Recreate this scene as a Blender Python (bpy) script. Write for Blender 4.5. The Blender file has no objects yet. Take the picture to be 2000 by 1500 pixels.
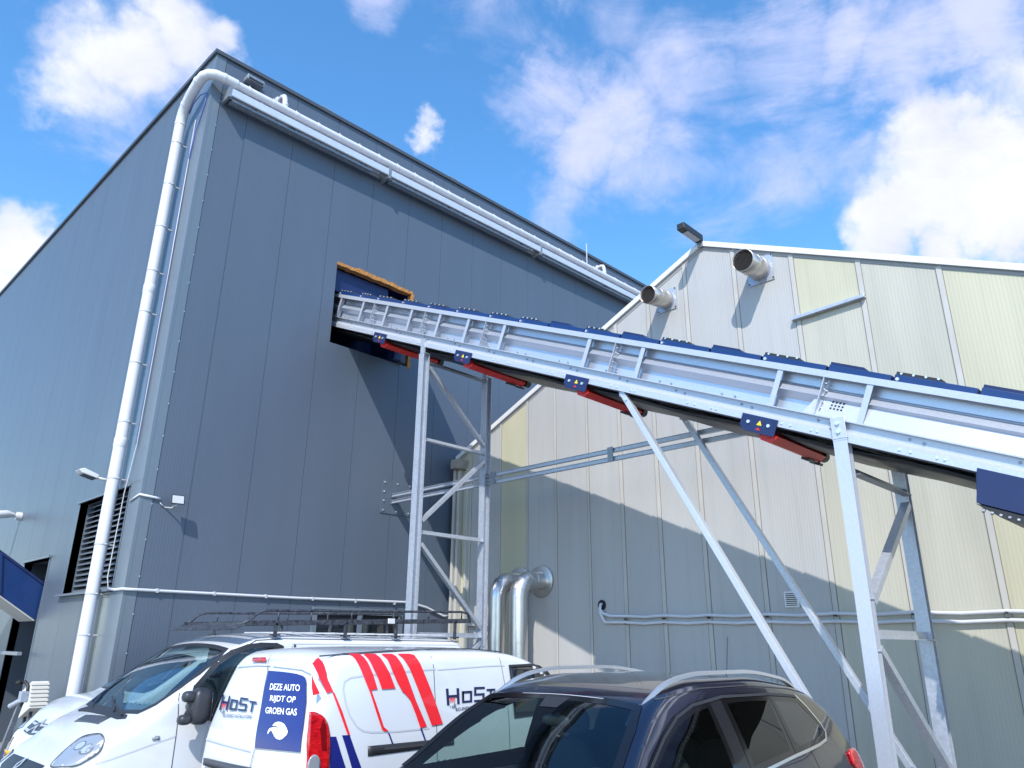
import bpy, bmesh, math, random
from mathutils import Vector, Matrix
random.seed(7)
SC=bpy.context.scene; COL=SC.collection
PI=math.pi
# ------------------------------------------------------------------ materials
def mat(name,col,rough=0.5,metal=0.0,ior=1.45,coat=0.0,noise=None,bump=None,spec=None,alpha=1.0,trans=0.0):
    """noise=(scale,amount,stretch xyz) multiplies the colour a little; bump=(scale,strength,distance) fine relief"""
    m=bpy.data.materials.new(name); m.use_nodes=True; nt=m.node_tree; b=nt.nodes['Principled BSDF']
    b.inputs['Base Color'].default_value=(*col,1); b.inputs['Roughness'].default_value=rough
    b.inputs['Metallic'].default_value=metal; b.inputs['IOR'].default_value=ior
    if coat: b.inputs['Coat Weight'].default_value=coat; b.inputs['Coat Roughness'].default_value=0.03
    if trans: b.inputs['Transmission Weight'].default_value=trans
    if noise or bump:
        tc=nt.nodes.new('ShaderNodeTexCoord')
    if noise:
        sc,am,st=noise
        mp=nt.nodes.new('ShaderNodeMapping'); mp.inputs['Scale'].default_value=st; nt.links.new(tc.outputs['Object'],mp.inputs['Vector'])
        n=nt.nodes.new('ShaderNodeTexNoise'); n.inputs['Scale'].default_value=sc; n.inputs['Detail'].default_value=6
        nt.links.new(mp.outputs[0],n.inputs['Vector'])
        r=nt.nodes.new('ShaderNodeMapRange'); r.inputs[1].default_value=.3; r.inputs[2].default_value=.7; r.inputs[3].default_value=1-am; r.inputs[4].default_value=1+am
        nt.links.new(n.outputs[0],r.inputs[0])
        mx=nt.nodes.new('ShaderNodeMix'); mx.data_type='RGBA'; mx.blend_type='MULTIPLY'; mx.inputs[0].default_value=1
        mx.inputs[6].default_value=(*col,1); nt.links.new(r.outputs[0],mx.inputs[7]); nt.links.new(mx.outputs[2],b.inputs['Base Color'])
        r2=nt.nodes.new('ShaderNodeMapRange'); r2.inputs[3].default_value=max(0.02,rough-am*.5); r2.inputs[4].default_value=rough+am*.5
        nt.links.new(n.outputs[0],r2.inputs[0]); nt.links.new(r2.outputs[0],b.inputs['Roughness'])
    if bump:
        sc,st,di=bump
        n=nt.nodes.new('ShaderNodeTexNoise'); n.inputs['Scale'].default_value=sc; n.inputs['Detail'].default_value=3; nt.links.new(tc.outputs['Object'],n.inputs['Vector'])
        bp=nt.nodes.new('ShaderNodeBump'); bp.inputs['Strength'].default_value=st; bp.inputs['Distance'].default_value=di
        nt.links.new(n.outputs[0],bp.inputs['Height']); nt.links.new(bp.outputs[0],b.inputs['Normal'])
    return m
def rib_mat(name,col,rough,axis,pitch,dist,metal=0.0,noise=.04,dirt=0.0,profile='SIN'):
    """sandwich panel skin: fine vertical micro ribs running up the wall, faint cloudy variation, vertical streaks"""
    m=bpy.data.materials.new(name); m.use_nodes=True; nt=m.node_tree; b=nt.nodes['Principled BSDF']
    b.inputs['Roughness'].default_value=rough; b.inputs['Metallic'].default_value=metal
    tc=nt.nodes.new('ShaderNodeTexCoord')
    w=nt.nodes.new('ShaderNodeTexWave'); w.wave_type='BANDS'; w.bands_direction=axis; w.wave_profile=profile
    w.inputs['Scale'].default_value=2*PI/20/pitch; w.inputs['Distortion'].default_value=0
    nt.links.new(tc.outputs['Object'],w.inputs['Vector'])
    n2=nt.nodes.new('ShaderNodeTexNoise'); n2.inputs['Scale'].default_value=.35; n2.inputs['Detail'].default_value=2; nt.links.new(tc.outputs['Object'],n2.inputs['Vector'])
    ad=nt.nodes.new('ShaderNodeMath'); ad.operation='MULTIPLY_ADD'; ad.inputs[1].default_value=14.0   # oil-canning of the thin sheet
    nt.links.new(n2.outputs[0],ad.inputs[0]); nt.links.new(w.outputs['Fac'],ad.inputs[2])
    bp=nt.nodes.new('ShaderNodeBump'); bp.inputs['Strength'].default_value=1; bp.inputs['Distance'].default_value=dist
    nt.links.new(ad.outputs[0],bp.inputs['Height']); nt.links.new(bp.outputs[0],b.inputs['Normal'])
    n=nt.nodes.new('ShaderNodeTexNoise'); n.inputs['Scale'].default_value=1.0; n.inputs['Detail'].default_value=5
    mp=nt.nodes.new('ShaderNodeMapping'); mp.inputs['Scale'].default_value=(1.6,1.6,.25); nt.links.new(tc.outputs['Object'],mp.inputs['Vector']); nt.links.new(mp.outputs[0],n.inputs['Vector'])
    r=nt.nodes.new('ShaderNodeMapRange'); r.inputs[1].default_value=.3; r.inputs[2].default_value=.7; r.inputs[3].default_value=1-noise; r.inputs[4].default_value=1+noise
    nt.links.new(n.outputs[0],r.inputs[0])
    mx=nt.nodes.new('ShaderNodeMix'); mx.data_type='RGBA'; mx.blend_type='MULTIPLY'; mx.inputs[0].default_value=1
    mx.inputs[6].default_value=(*col,1); nt.links.new(r.outputs[0],mx.inputs[7])
    src=mx.outputs[2]
    if dirt:
        n3=nt.nodes.new('ShaderNodeTexNoise'); n3.inputs['Scale'].default_value=1.0; n3.inputs['Detail'].default_value=6
        mp3=nt.nodes.new('ShaderNodeMapping'); mp3.inputs['Scale'].default_value=(9,9,.35); nt.links.new(tc.outputs['Object'],mp3.inputs['Vector']); nt.links.new(mp3.outputs[0],n3.inputs['Vector'])
        r3=nt.nodes.new('ShaderNodeMapRange'); r3.inputs[1].default_value=.52; r3.inputs[2].default_value=.75; r3.inputs[3].default_value=0; r3.inputs[4].default_value=dirt
        nt.links.new(n3.outputs[0],r3.inputs[0])
        mx2=nt.nodes.new('ShaderNodeMix'); mx2.data_type='RGBA'; nt.links.new(r3.outputs[0],mx2.inputs[0]); nt.links.new(src,mx2.inputs[6]); mx2.inputs[7].default_value=(.16,.15,.11,1)
        src=mx2.outputs[2]
    nt.links.new(src,b.inputs['Base Color'])
    return m
def galv_mat(name,col,rough=.38,metal=.45,scale=26,am=.22,st=(1,1,1)):
    m=bpy.data.materials.new(name); m.use_nodes=True; nt=m.node_tree; b=nt.nodes['Principled BSDF']
    b.inputs['Metallic'].default_value=metal
    tc=nt.nodes.new('ShaderNodeTexCoord'); mp=nt.nodes.new('ShaderNodeMapping'); mp.inputs['Scale'].default_value=st; nt.links.new(tc.outputs['Object'],mp.inputs['Vector'])
    v=nt.nodes.new('ShaderNodeTexVoronoi'); v.inputs['Scale'].default_value=scale; nt.links.new(mp.outputs[0],v.inputs['Vector'])
    n=nt.nodes.new('ShaderNodeTexNoise'); n.inputs['Scale'].default_value=3; n.inputs['Detail'].default_value=7; nt.links.new(mp.outputs[0],n.inputs['Vector'])
    sp=nt.nodes.new('ShaderNodeSeparateColor'); nt.links.new(v.outputs['Color'],sp.inputs[0])
    a=nt.nodes.new('ShaderNodeMath'); a.operation='ADD'; nt.links.new(sp.outputs[0],a.inputs[0]); nt.links.new(n.outputs[0],a.inputs[1])
    r=nt.nodes.new('ShaderNodeMapRange'); r.inputs[1].default_value=.4; r.inputs[2].default_value=1.6; r.inputs[3].default_value=1-am; r.inputs[4].default_value=1+am; nt.links.new(a.outputs[0],r.inputs[0])
    mx=nt.nodes.new('ShaderNodeMix'); mx.data_type='RGBA'; mx.blend_type='MULTIPLY'; mx.inputs[0].default_value=1; mx.inputs[6].default_value=(*col,1)
    nt.links.new(r.outputs[0],mx.inputs[7]); nt.links.new(mx.outputs[2],b.inputs['Base Color'])
    r2=nt.nodes.new('ShaderNodeMapRange'); r2.inputs[1].default_value=.4; r2.inputs[2].default_value=1.6; r2.inputs[3].default_value=rough-am*.25; r2.inputs[4].default_value=rough+am*.4; nt.links.new(a.outputs[0],r2.inputs[0]); nt.links.new(r2.outputs[0],b.inputs['Roughness'])
    return m
M={}
M['dark_front']=rib_mat('slate_panel_front',(.083,.107,.146),.38,'X',.05,.0007,noise=.04)
M['dark_left']=rib_mat('slate_panel_side',(.086,.108,.140),.42,'Y',.05,.0005,noise=.06)
M['dark_flat']=mat('slate_flashing',(.125,.155,.19),.40,noise=(2,.05,(1,1,.3)))
M['dark_joint']=mat('panel_joint',(.03,.035,.05),.6)
M['coping']=mat('dark_coping',(.06,.07,.085),.45)
M['beige_grey']=rib_mat('pale_grey_panel',(.395,.392,.385),.42,'Y',.045,.0013,noise=.05,dirt=.13)
M['beige_yellow']=rib_mat('yellowed_panel',(.445,.425,.310),.42,'Y',.045,.0010,noise=.08,dirt=.12)
M['beige_mid']=rib_mat('cream_panel',(.425,.412,.345),.42,'Y',.045,.0010,noise=.09,dirt=.12)
M['batten']=mat('joint_cover_strip',(.43,.42,.39),.45,noise=(4,.08,(1,1,.4)))
M['trim_white']=mat('pale_trim',(.62,.62,.62),.4,noise=(3,.05,(1,1,1)))
M['galv']=galv_mat('galvanised_steel',(.44,.47,.53),am=.10,scale=34)
M['galv_bright']=galv_mat('bright_galvanised_sheet',(.47,.50,.56),rough=.36,metal=.35,scale=60,am=.045)
M['galv_sheet']=galv_mat('galvanised_sheet',(.52,.56,.64),rough=.36,metal=.65,scale=60,am=.035)
M['galv_dull']=galv_mat('dull_galvanised_steel',(.26,.285,.32),rough=.45,metal=.5,am=.15)
M['blue']=mat('blue_painted_sheet',(.006,.030,.125),.36,coat=.25,noise=(5,.08,(1,1,1)))
M['navy']=mat('navy_painted_steel',(.012,.022,.085),.35,noise=(5,.1,(1,1,1)))
M['red']=mat('red_painted_steel',(.55,.022,.018),.38,noise=(8,.1,(1,1,1)))
M['black']=mat('black_rubber',(.012,.012,.013),.45,noise=(6,.25,(1,1,1)))
M['blackplastic']=mat('black_plastic',(.025,.026,.030),.45)
M['badge_silver']=mat('silver_badge',(.50,.51,.53),.35,metal=.35)
M['ring_grey']=mat('lamp_bezel',(.16,.17,.19),.3,metal=.3)
M['frit']=mat('black_glass_border',(.006,.006,.007),.12,coat=.3)
M['pillar_black']=mat('gloss_black_pillar',(.010,.010,.013),.25,coat=.3)
M['mirror_shell']=mat('dark_mirror_shell',(.030,.032,.040),.40,noise=(9,.15,(1,1,1)))
M['greyplastic']=mat('dark_grey_plastic',(.055,.058,.070),.42,bump=(180,.15,.001))
M['pvc']=mat('white_pvc',(.58,.59,.64),.32,noise=(2.2,.05,(1,1,.3)))
M['pvc_ring']=mat('grey_pipe_clamp',(.42,.43,.46),.4)
M['alu']=galv_mat('aluminium_tray',(.62,.64,.68),rough=.35,metal=.4,scale=60,am=.08)
M['foam']=mat('orange_insulation_foam',(.40,.18,.05),.85,noise=(25,.4,(1,1,1)),bump=(40,.8,.02))
M['stainless']=mat('stainless_steel',(.60,.59,.58),.33,metal=.95,noise=(2.5,.14,(1,1,.3)),bump=(5,.25,.01))
M['steel_dirty']=mat('weathered_stainless',(.55,.50,.45),.33,metal=.8,noise=(3,.18,(1,1,1)))
M['mesh']=mat('dark_wire_mesh',(.05,.04,.035),.6)
M['white_paint']=mat('white_vehicle_paint',(.62,.635,.665),.25,coat=.8,noise=(1.3,.015,(1,1,1)))
M['navy_paint']=mat('dark_navy_metallic_paint',(.006,.007,.022),.22,metal=.25,coat=1.0,ior=1.6)
M['glass']=mat('dark_window_glass',(.004,.007,.012),.03,ior=1.9,noise=(1.1,.0,(1,1,1)))
M['screen']=mat('windscreen_glass',(.006,.022,.055),.03,ior=2.1)
M['chrome']=mat('chrome_trim',(.80,.81,.83),.22,metal=1.0)
M['satin']=mat('satin_silver_rail',(.62,.63,.66),.28,metal=.75)
M['lens']=mat('clear_lamp_lens',(.36,.38,.41),.08,metal=.35,ior=1.6)
M['reflector']=mat('lamp_reflector',(.8,.8,.8),.38,metal=.7)
M['lampred']=mat('red_lamp_lens',(.50,.006,.010),.08,coat=1.0,noise=(18,.45,(1,1,3)))
M['lampdark']=mat('dark_red_lamp_lens',(.16,.004,.006),.08,coat=1.0)
M['vinyl_red']=mat('red_vinyl',(.80,.02,.03),.3,coat=.4)
M['vinyl_navy']=mat('navy_vinyl',(.012,.018,.16),.3,coat=.4)
M['vinyl_ink']=mat('dark_navy_lettering',(.015,.018,.075),.35)
M['vinyl_white']=mat('white_vinyl',(.85,.85,.87),.35)
M['seam']=mat('panel_gap',(.05,.05,.055),.7)
M['softseam']=mat('pressed_edge',(.48,.49,.52),.35)
M['plate_yellow']=mat('yellow_number_plate',(.75,.42,.01),.4)
M['plate_white']=mat('white_number_plate',(.8,.8,.8),.4)
M['plate_blue']=mat('blue_plate_band',(.01,.05,.35),.4)
M['yellow']=mat('yellow_paint',(.85,.42,.01),.5)
M['warn']=mat('warning_yellow',(.85,.6,.02),.5)
M['led']=mat('led_panel_glass',(.45,.46,.48),.25)
M['white_cable']=mat('grey_pvc_conduit',(.55,.56,.60),.35)
M['dark_hole']=mat('dark_opening',(.008,.009,.014),.7)
M['wood']=mat('raw_timber',(.40,.22,.08),.7,noise=(6,.3,(1,8,8)))
M['worn']=mat('worn_steel_rack',(.055,.06,.075),.5,noise=(22,.7,(1,1,1)),metal=.3)
M['rubber_tyre']=mat('tyre_rubber',(.02,.02,.02),.8)
M['bolt']=mat('zinc_bolt',(.75,.76,.78),.3,metal=.7)
def tint(name,col,ior=1.55):
    """see-through coloured pane with a mirror-like surface"""
    m=bpy.data.materials.new(name); m.use_nodes=True; nt=m.node_tree; nt.nodes.clear(); N=nt.nodes.new
    o=N('ShaderNodeOutputMaterial'); mx=N('ShaderNodeMixShader'); tr=N('ShaderNodeBsdfTransparent'); gl=N('ShaderNodeBsdfGlossy'); ge=N('ShaderNodeNewGeometry'); dt=N('ShaderNodeVectorMath'); dt.operation='DOT_PRODUCT'; nt.links.new(ge.outputs['Normal'],dt.inputs[0]); nt.links.new(ge.outputs['Incoming'],dt.inputs[1])
    def mt(op,a,b):
        m_=N('ShaderNodeMath'); m_.operation=op
        for i,v in enumerate((a,b)):
            if isinstance(v,(int,float)): m_.inputs[i].default_value=v
            elif v is not None: nt.links.new(v,m_.inputs[i])
        return m_.outputs[0]
    F0=((ior-1)/(ior+1))**2; fac=mt('ADD',mt('MULTIPLY',mt('POWER',mt('SUBTRACT',1.0,mt('ABSOLUTE',dt.outputs['Value'],None)),5.0),1-F0),F0)
    tr.inputs[0].default_value=(*col,1); gl.inputs['Roughness'].default_value=.01; gl.inputs[0].default_value=(.95,.97,1,1)
    nt.links.new(fac,mx.inputs[0]); nt.links.new(tr.outputs[0],mx.inputs[1]); nt.links.new(gl.outputs[0],mx.inputs[2]); nt.links.new(mx.outputs[0],o.inputs[0]); return m
M['tint_light']=tint('green_tinted_glass',(.62,.74,.70),1.75)
M['tint_blue']=tint('tinted_windscreen',(.52,.66,.66),2.0)
M['tint_dark']=tint('privacy_glass',(.05,.055,.055),1.7)
M['seat_cloth']=mat('black_seat_cloth',(.018,.018,.020),.9)
# ------------------------------------------------------------------ mesh builder
class MB:
    def __init__(s): s.v=[];s.f=[];s.m=[];s.k=[]
    def mark(s):
        """start of a new separate piece"""
        if not s.k or s.k[-1]!=len(s.f): s.k.append(len(s.f))
        return s
    def add(s,vs,fs,mi=0):
        o=len(s.v); s.v+= [tuple(p) for p in vs]
        for f in fs: s.f.append(tuple(i+o for i in f)); s.m.append(mi)
        return s
    def box(s,x0,x1,y0,y1,z0,z1,mi=0):
        return s.add([(x0,y0,z0),(x1,y0,z0),(x1,y1,z0),(x0,y1,z0),(x0,y0,z1),(x1,y0,z1),(x1,y1,z1),(x0,y1,z1)],
            [(0,3,2,1),(4,5,6,7),(0,1,5,4),(1,2,6,5),(2,3,7,6),(3,0,4,7)],mi)
    def frame(s,o,ax,ay,az,mi=0):
        """box from corner-centre o with full edge vectors ax, ay, az (o is the centre)"""
        o=Vector(o);ax=Vector(ax)/2;ay=Vector(ay)/2;az=Vector(az)/2
        vs=[o-ax-ay-az,o+ax-ay-az,o+ax+ay-az,o-ax+ay-az,o-ax-ay+az,o+ax-ay+az,o+ax+ay+az,o-ax+ay+az]
        return s.add(vs,[(0,3,2,1),(4,5,6,7),(0,1,5,4),(1,2,6,5),(2,3,7,6),(3,0,4,7)],mi)
    def bar(s,p,q,w,h,up=(0,0,1),mi=0):
        p=Vector(p);q=Vector(q);d=(q-p);L=d.length;d/=L
        r=d.cross(Vector(up)); r.normalize(); u=r.cross(d)
        return s.frame((p+q)/2,r*w,d*L,u*h,mi)
    def hbeam(s,p,q,w,h,tf,tw,up=(0,0,1)):
        """H section: flanges normal to side vector, web between; w across flanges direction, h flange width"""
        p=Vector(p);q=Vector(q);d=(q-p);L=d.length;d/=L
        r=d.cross(Vector(up)); r.normalize(); u=r.cross(d); c=(p+q)/2
        s.frame(c-r*(w/2-tf/2),r*tf,d*L,u*h); s.frame(c+r*(w/2-tf/2),r*tf,d*L,u*h); s.frame(c,r*(w-2*tf),d*L,u*tw)
        return s
    def angle(s,p,q,a,t,up=(0,0,1)):
        p=Vector(p);q=Vector(q);d=(q-p);L=d.length;d/=L
        r=d.cross(Vector(up)); r.normalize(); u=r.cross(d); c=(p+q)/2
        s.frame(c+r*(0),r*t,d*L,u*a); s.frame(c+r*(a/2+t/2)-u*(a/2-t/2),r*a,d*L,u*t)
        return s
    def tube(s,pts,r,seg=12,cap=True,mi=0,closed=False):
        pts=[Vector(p) for p in pts]; n=len(pts); rs=r if isinstance(r,(list,tuple)) else [r]*n
        t0=(pts[1]-pts[0]).normalized(); a=Vector((0,0,1)) if abs(t0.z)<.9 else Vector((1,0,0))
        nrm=(a-t0*a.dot(t0)).normalized(); vs=[];
        for i in range(n):
            if i==0: t=t0
            elif i==n-1: t=(pts[i]-pts[i-1]).normalized()
            else: t=((pts[i]-pts[i-1]).normalized()+(pts[i+1]-pts[i]).normalized()).normalized()
            nrm=(nrm-t*nrm.dot(t)).normalized(); b=t.cross(nrm)
            for k in range(seg):
                an=2*PI*k/seg; vs.append(pts[i]+(nrm*math.cos(an)+b*math.sin(an))*rs[i])
        fs=[]
        for i in range(n-1):
            for k in range(seg):
                k2=(k+1)%seg; fs.append((i*seg+k,i*seg+k2,(i+1)*seg+k2,(i+1)*seg+k))
        if cap: fs.append(tuple(reversed(range(seg)))); fs.append(tuple((n-1)*seg+k for k in range(seg)))
        return s.add(vs,fs,mi)
    def prism(s,poly,off,mi=0):
        """poly: list of 3-D points (planar), extruded by vector off"""
        n=len(poly); off=Vector(off); vs=[Vector(p) for p in poly]; vs=vs+[p+off for p in vs]
        fs=[tuple(reversed(range(n))),tuple(n+i for i in range(n))]+[(i,(i+1)%n,n+(i+1)%n,n+i) for i in range(n)]
        return s.add(vs,fs,mi)
    def ring(s,poly,inner,off,mi=0):
        n=len(poly); off=Vector(off); a=[Vector(p) for p in poly]; b=[Vector(p) for p in inner]
        vs=a+b+[p+off for p in a]+[p+off for p in b]; fs=[]
        for i in range(n):
            j=(i+1)%n
            fs+=[(i,j,n+j,n+i),(2*n+i,3*n+i,3*n+j,2*n+j),(i,2*n+i,2*n+j,j),(n+i,n+j,3*n+j,3*n+i)]
        return s.add(vs,fs,mi)
def link(name,mesh,parent=None):
    o=bpy.data.objects.new(name,mesh); COL.objects.link(o)
    if parent is not None: o.parent=parent
    return o
def rootloc(o):
    while o.parent is not None: o=o.parent
    return o.location.copy()
def part(name,mb,mats,parent=None,smooth=False,bevel=0,auto=None,solid=None,label=None,weld=True):
    """one mesh object; coordinates given in the world, stored relative to the thing's base"""
    if len(mb.k)>1:                       # a run of like pieces: every piece an object of its own
        ks=mb.k+[len(mb.f)]; o=None
        for a,b in zip(ks[:-1],ks[1:]):
            if b<=a: continue
            q=MB(); ix=sorted({i for f_ in mb.f[a:b] for i in f_}); mp={v:i for i,v in enumerate(ix)}
            q.v=[mb.v[i] for i in ix]; q.f=[tuple(mp[i] for i in f_) for f_ in mb.f[a:b]]; q.m=mb.m[a:b]
            o=part(name,q,mats,parent,smooth,bevel,auto,solid,label,weld)
        return o
    off=rootloc(parent) if parent is not None else Vector((0,0,0))
    me=bpy.data.meshes.new(name); me.from_pydata([tuple(Vector(p)-off) for p in mb.v],[],mb.f)
    if not isinstance(mats,(list,tuple)): mats=[mats]
    for m in mats: me.materials.append(M[m] if isinstance(m,str) else m)
    me.polygons.foreach_set('material_index',mb.m)
    bm=bmesh.new(); bm.from_mesh(me)
    if weld: bmesh.ops.remove_doubles(bm,verts=bm.verts,dist=1e-5)
    bmesh.ops.recalc_face_normals(bm,faces=bm.faces); bm.to_mesh(me); bm.free()
    if smooth:
        me.polygons.foreach_set('use_smooth',[True]*len(me.polygons))
        if auto is not None: me.set_sharp_from_angle(angle=math.radians(auto))
    o=link(name,me,parent)
    if bevel:
        md=o.modifiers.new('bevel','BEVEL'); md.width=bevel; md.segments=2; md.limit_method='ANGLE'; md.angle_limit=math.radians(40)
    if solid:
        md=o.modifiers.new('solid','SOLIDIFY'); md.thickness=solid; md.offset=-1
    if label: o['label']=label
    return o
def thing(name,label,cat,loc,group=None):
    o=bpy.data.objects.new(name,None); COL.objects.link(o); o.location=loc; o.empty_display_size=.2
    o['label']=label; o['category']=cat
    if group: o['group']=group
    return o
def tag(o,label,cat,group=None):
    o['label']=label; o['category']=cat
    if group: o['group']=group
    return o
def arc(c,r,a0,a1,n,ax,ay):
    c=Vector(c);ax=Vector(ax);ay=Vector(ay)
    return [c+ax*r*math.cos(a0+(a1-a0)*i/n)+ay*r*math.sin(a0+(a1-a0)*i/n) for i in range(n+1)]
def lerp(a,b,t): return a+(b-a)*t
_IC={}
def interp(pts,x):
    k=(id(pts),round(x,5))
    if k not in _IC: _IC[k]=interp_(pts,k[1])
    return _IC[k]
def interp_(pts,x):
    # monotone cubic (pchip-like) through (x,y) points
    n=len(pts)
    if x<=pts[0][0]: return pts[0][1]
    if x>=pts[-1][0]: return pts[-1][1]
    i=0
    while x>pts[i+1][0]: i+=1
    def sl(k): return (pts[k+1][1]-pts[k][1])/(pts[k+1][0]-pts[k][0])
    def tan(k):
        if k==0: return sl(0)
        if k==n-1: return sl(n-2)
        a,b=sl(k-1),sl(k)
        if a*b<=0: return 0.0
        return 2*a*b/(a+b)
    h=pts[i+1][0]-pts[i][0]; t=(x-pts[i][0])/h
    m0,m1=tan(i)*h,tan(i+1)*h
    return ((2*t**3-3*t*t+1)*pts[i][1]+(t**3-2*t*t+t)*m0+(-2*t**3+3*t*t)*pts[i+1][1]+(t**3-t*t)*m1)
def sstep(t):
    t=max(0.0,min(1.0,t)); return t*t*(3-2*t)
class CarShape:
    """s runs from nose (0) to tail (L); lat is +/- half width; z up."""
    def __init__(self,L,W,top,tumble,plan,crown,rad,rlean,flean,rbulge,fbulge,zb=0.22,rin=0.06,fin=0.10,wl=0.9):
        self.__dict__.update(L=L,W=W,top=top,tumble=tumble,plan=plan,crown=crown,rad=rad,rlean=rlean,flean=flean,rbulge=rbulge,fbulge=fbulge,zb=zb,rin=rin,fin=fin,wl=wl)
    def S(self,s,z): return self.W/2*interp(self.plan,s)*interp(self.tumble,z)
    def T(self,s,y):
        w=self.S(s,min(self.top_(s),1.2)); return self.top_(s)-interp(self.crown,s)*(y/w)**2
    def top_(self,s): return interp(self.top,s)
    def shear(self,s,z):
        # local s -> real s after leaning the two ends
        return s-interp(self.rlean,z)*sstep((s-(self.L-self.wl))/self.wl)+interp(self.flean,z)*sstep((self.wl-s)/self.wl)
    def unshear(self,sr,z):
        s=sr
        for _ in range(5): s+=sr-self.shear(s,z)
        return s
    def corner(self,s):
        s=round(s,4)
        if not hasattr(self,'cc'): self.cc={}
        if s not in self.cc: self.cc[s]=self.corner_(s)
        return self.cc[s]
    def corner_(self,s):
        z=self.top_(s)-0.03
        for _ in range(6): z=self.T(s,self.S(s,z))
        return z
    ns_=15; nt_=10
    def half(self,s,k=1.0):
        r=interp(self.rad,s); zc=self.corner(s); w=self.S(s,zc)
        r=min(r,(zc-self.zb)*0.4)
        pts=[]
        ns=self.ns_; nt=self.nt_
        for i in range(ns):
            z=lerp(self.zb,zc-r,i/(ns-1)); pts.append((self.S(s,z),z))
        p0=pts[-1]; y2=w-r; p2=(y2,self.T(s,y2)); p1=(w,zc)
        for i in range(1,7):
            t=i/6; pts.append(((1-t)**2*p0[0]+2*t*(1-t)*p1[0]+t*t*p2[0],(1-t)**2*p0[1]+2*t*(1-t)*p1[1]+t*t*p2[1]))
        for i in range(1,nt+1):
            y=y2*(1-i/nt); pts.append((y,self.T(s,y)))
        if k!=1.0:
            zm=(self.zb+zc)/2
            pts=[(a*k,zm+(b-zm)*(k if b<zm else lerp(1,k,0.8))) for a,b in pts]
        return pts
    def side(self,sr,z,off=0.0):
        s=self.unshear(sr,z); r=interp(self.rad,s); zc=self.corner(s); w=self.S(s,zc)
        if z>zc-r:
            # follow the rounded shoulder
            p0=(self.S(s,zc-r),zc-r); y2=w-r; p2=(y2,self.T(s,y2)); p1=(w,zc)
            lo,hi=0.0,1.0
            for _ in range(20):
                t=(lo+hi)/2; zz=(1-t)**2*p0[1]+2*t*(1-t)*p1[1]+t*t*p2[1]
                if zz<z: lo=t
                else: hi=t
            return (sr,(1-t)**2*p0[0]+2*t*(1-t)*p1[0]+t*t*p2[0],z)
        return (sr,self.S(s,z),z)
    def rear(self,y,z):
        b=self.rbulge*(1-min(1,(y/(self.W/2))**2)); return (self.L-interp(self.rlean,z)+b,y,z)
    def front(self,y,z):
        b=self.fbulge*(1-min(1,(y/(self.W/2))**2)); return (interp(self.flean,z)-b,y,z)
    def topp(self,s,y):
        z=self.T(s,y); return (self.shear(s,z),y,z)

KANGOO=CarShape(4.21,1.83,
  top=[(0,.86),(.10,.93),(.4,1.05),(.8,1.15),(.9,1.20),(1.4,1.56),(1.65,1.70),(1.95,1.77),(2.3,1.795),(3.0,1.80),(3.8,1.79),(4.1,1.775),(4.21,1.74)],
  tumble=[(.2,.94),(.45,.985),(.7,1.0),(1.0,.995),(1.3,.965),(1.6,.915),(1.8,.86)],
  plan=[(0,.80),(.15,.89),(.4,.96),(.9,1),(3.6,1),(4.0,.985),(4.21,.965)],
  crown=[(0,.05),(1,.05),(2,.05),(4.21,.045)],rad=[(0,.05),(1.0,.07),(1.8,.06),(2.6,.10),(4.21,.11)],
  rlean=[(.2,.02),(.5,0),(1.0,.02),(1.3,.09),(1.55,.17),(1.7,.23),(1.8,.30)],flean=[(.2,.05),(.5,0),(.8,.05),(1,.15)],rbulge=.05,fbulge=.12,rin=.07)
TRAFIC=CarShape(4.9,1.90,
  top=[(0,.66),(.05,.76),(.18,.91),(.38,1.06),(.58,1.165),(.76,1.235),(.87,1.295),(1.4,1.70),(1.7,1.885),(1.95,1.955),(2.4,1.98),(3.2,1.965),(4.5,1.96),(4.8,1.95),(4.9,1.91)],
  tumble=[(.2,.94),(.45,.985),(.7,1.0),(1.05,.995),(1.3,.965),(1.6,.92),(1.97,.85)],
  plan=[(0,.60),(.12,.76),(.3,.88),(.5,.945),(.9,.99),(1.3,1),(4.5,1),(5.0,.975)],
  crown=[(0,.05),(1,.06),(2,.06),(5.0,.045)],rad=[(0,.05),(1.0,.10),(1.8,.08),(2.6,.10),(5.0,.10)],
  rlean=[(.2,.02),(.6,0),(1.2,.03),(1.6,.07),(1.95,.12)],flean=[(.2,.06),(.5,0),(.8,.06),(1,.16)],rbulge=.03,fbulge=.06,rin=.06)
BERLINGO=CarShape(4.38,1.81,
  top=[(0,.87),(.06,.98),(.22,1.12),(.5,1.225),(.93,1.285),(1.03,1.33),(1.5,1.62),(1.8,1.76),(2.2,1.80),(3.0,1.81),(4.0,1.79),(4.3,1.77),(4.38,1.73)],
  tumble=[(.2,.94),(.45,.985),(.7,1.0),(1.0,.995),(1.25,.965),(1.6,.89),(1.8,.84)],
  plan=[(0,.66),(.12,.80),(.3,.90),(.5,.955),(.9,1),(3.8,1),(4.38,.97)],
  crown=[(0,.05),(1,.05),(2,.05),(4.38,.045)],rad=[(0,.05),(1.0,.07),(1.8,.06),(2.6,.10),(4.38,.10)],
  rlean=[(.2,.02),(.5,0),(1.0,.02),(1.3,.05),(1.8,.14)],flean=[(.2,.05),(.5,0),(.8,.06),(1,.17)],rbulge=.03,fbulge=.05)
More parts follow.
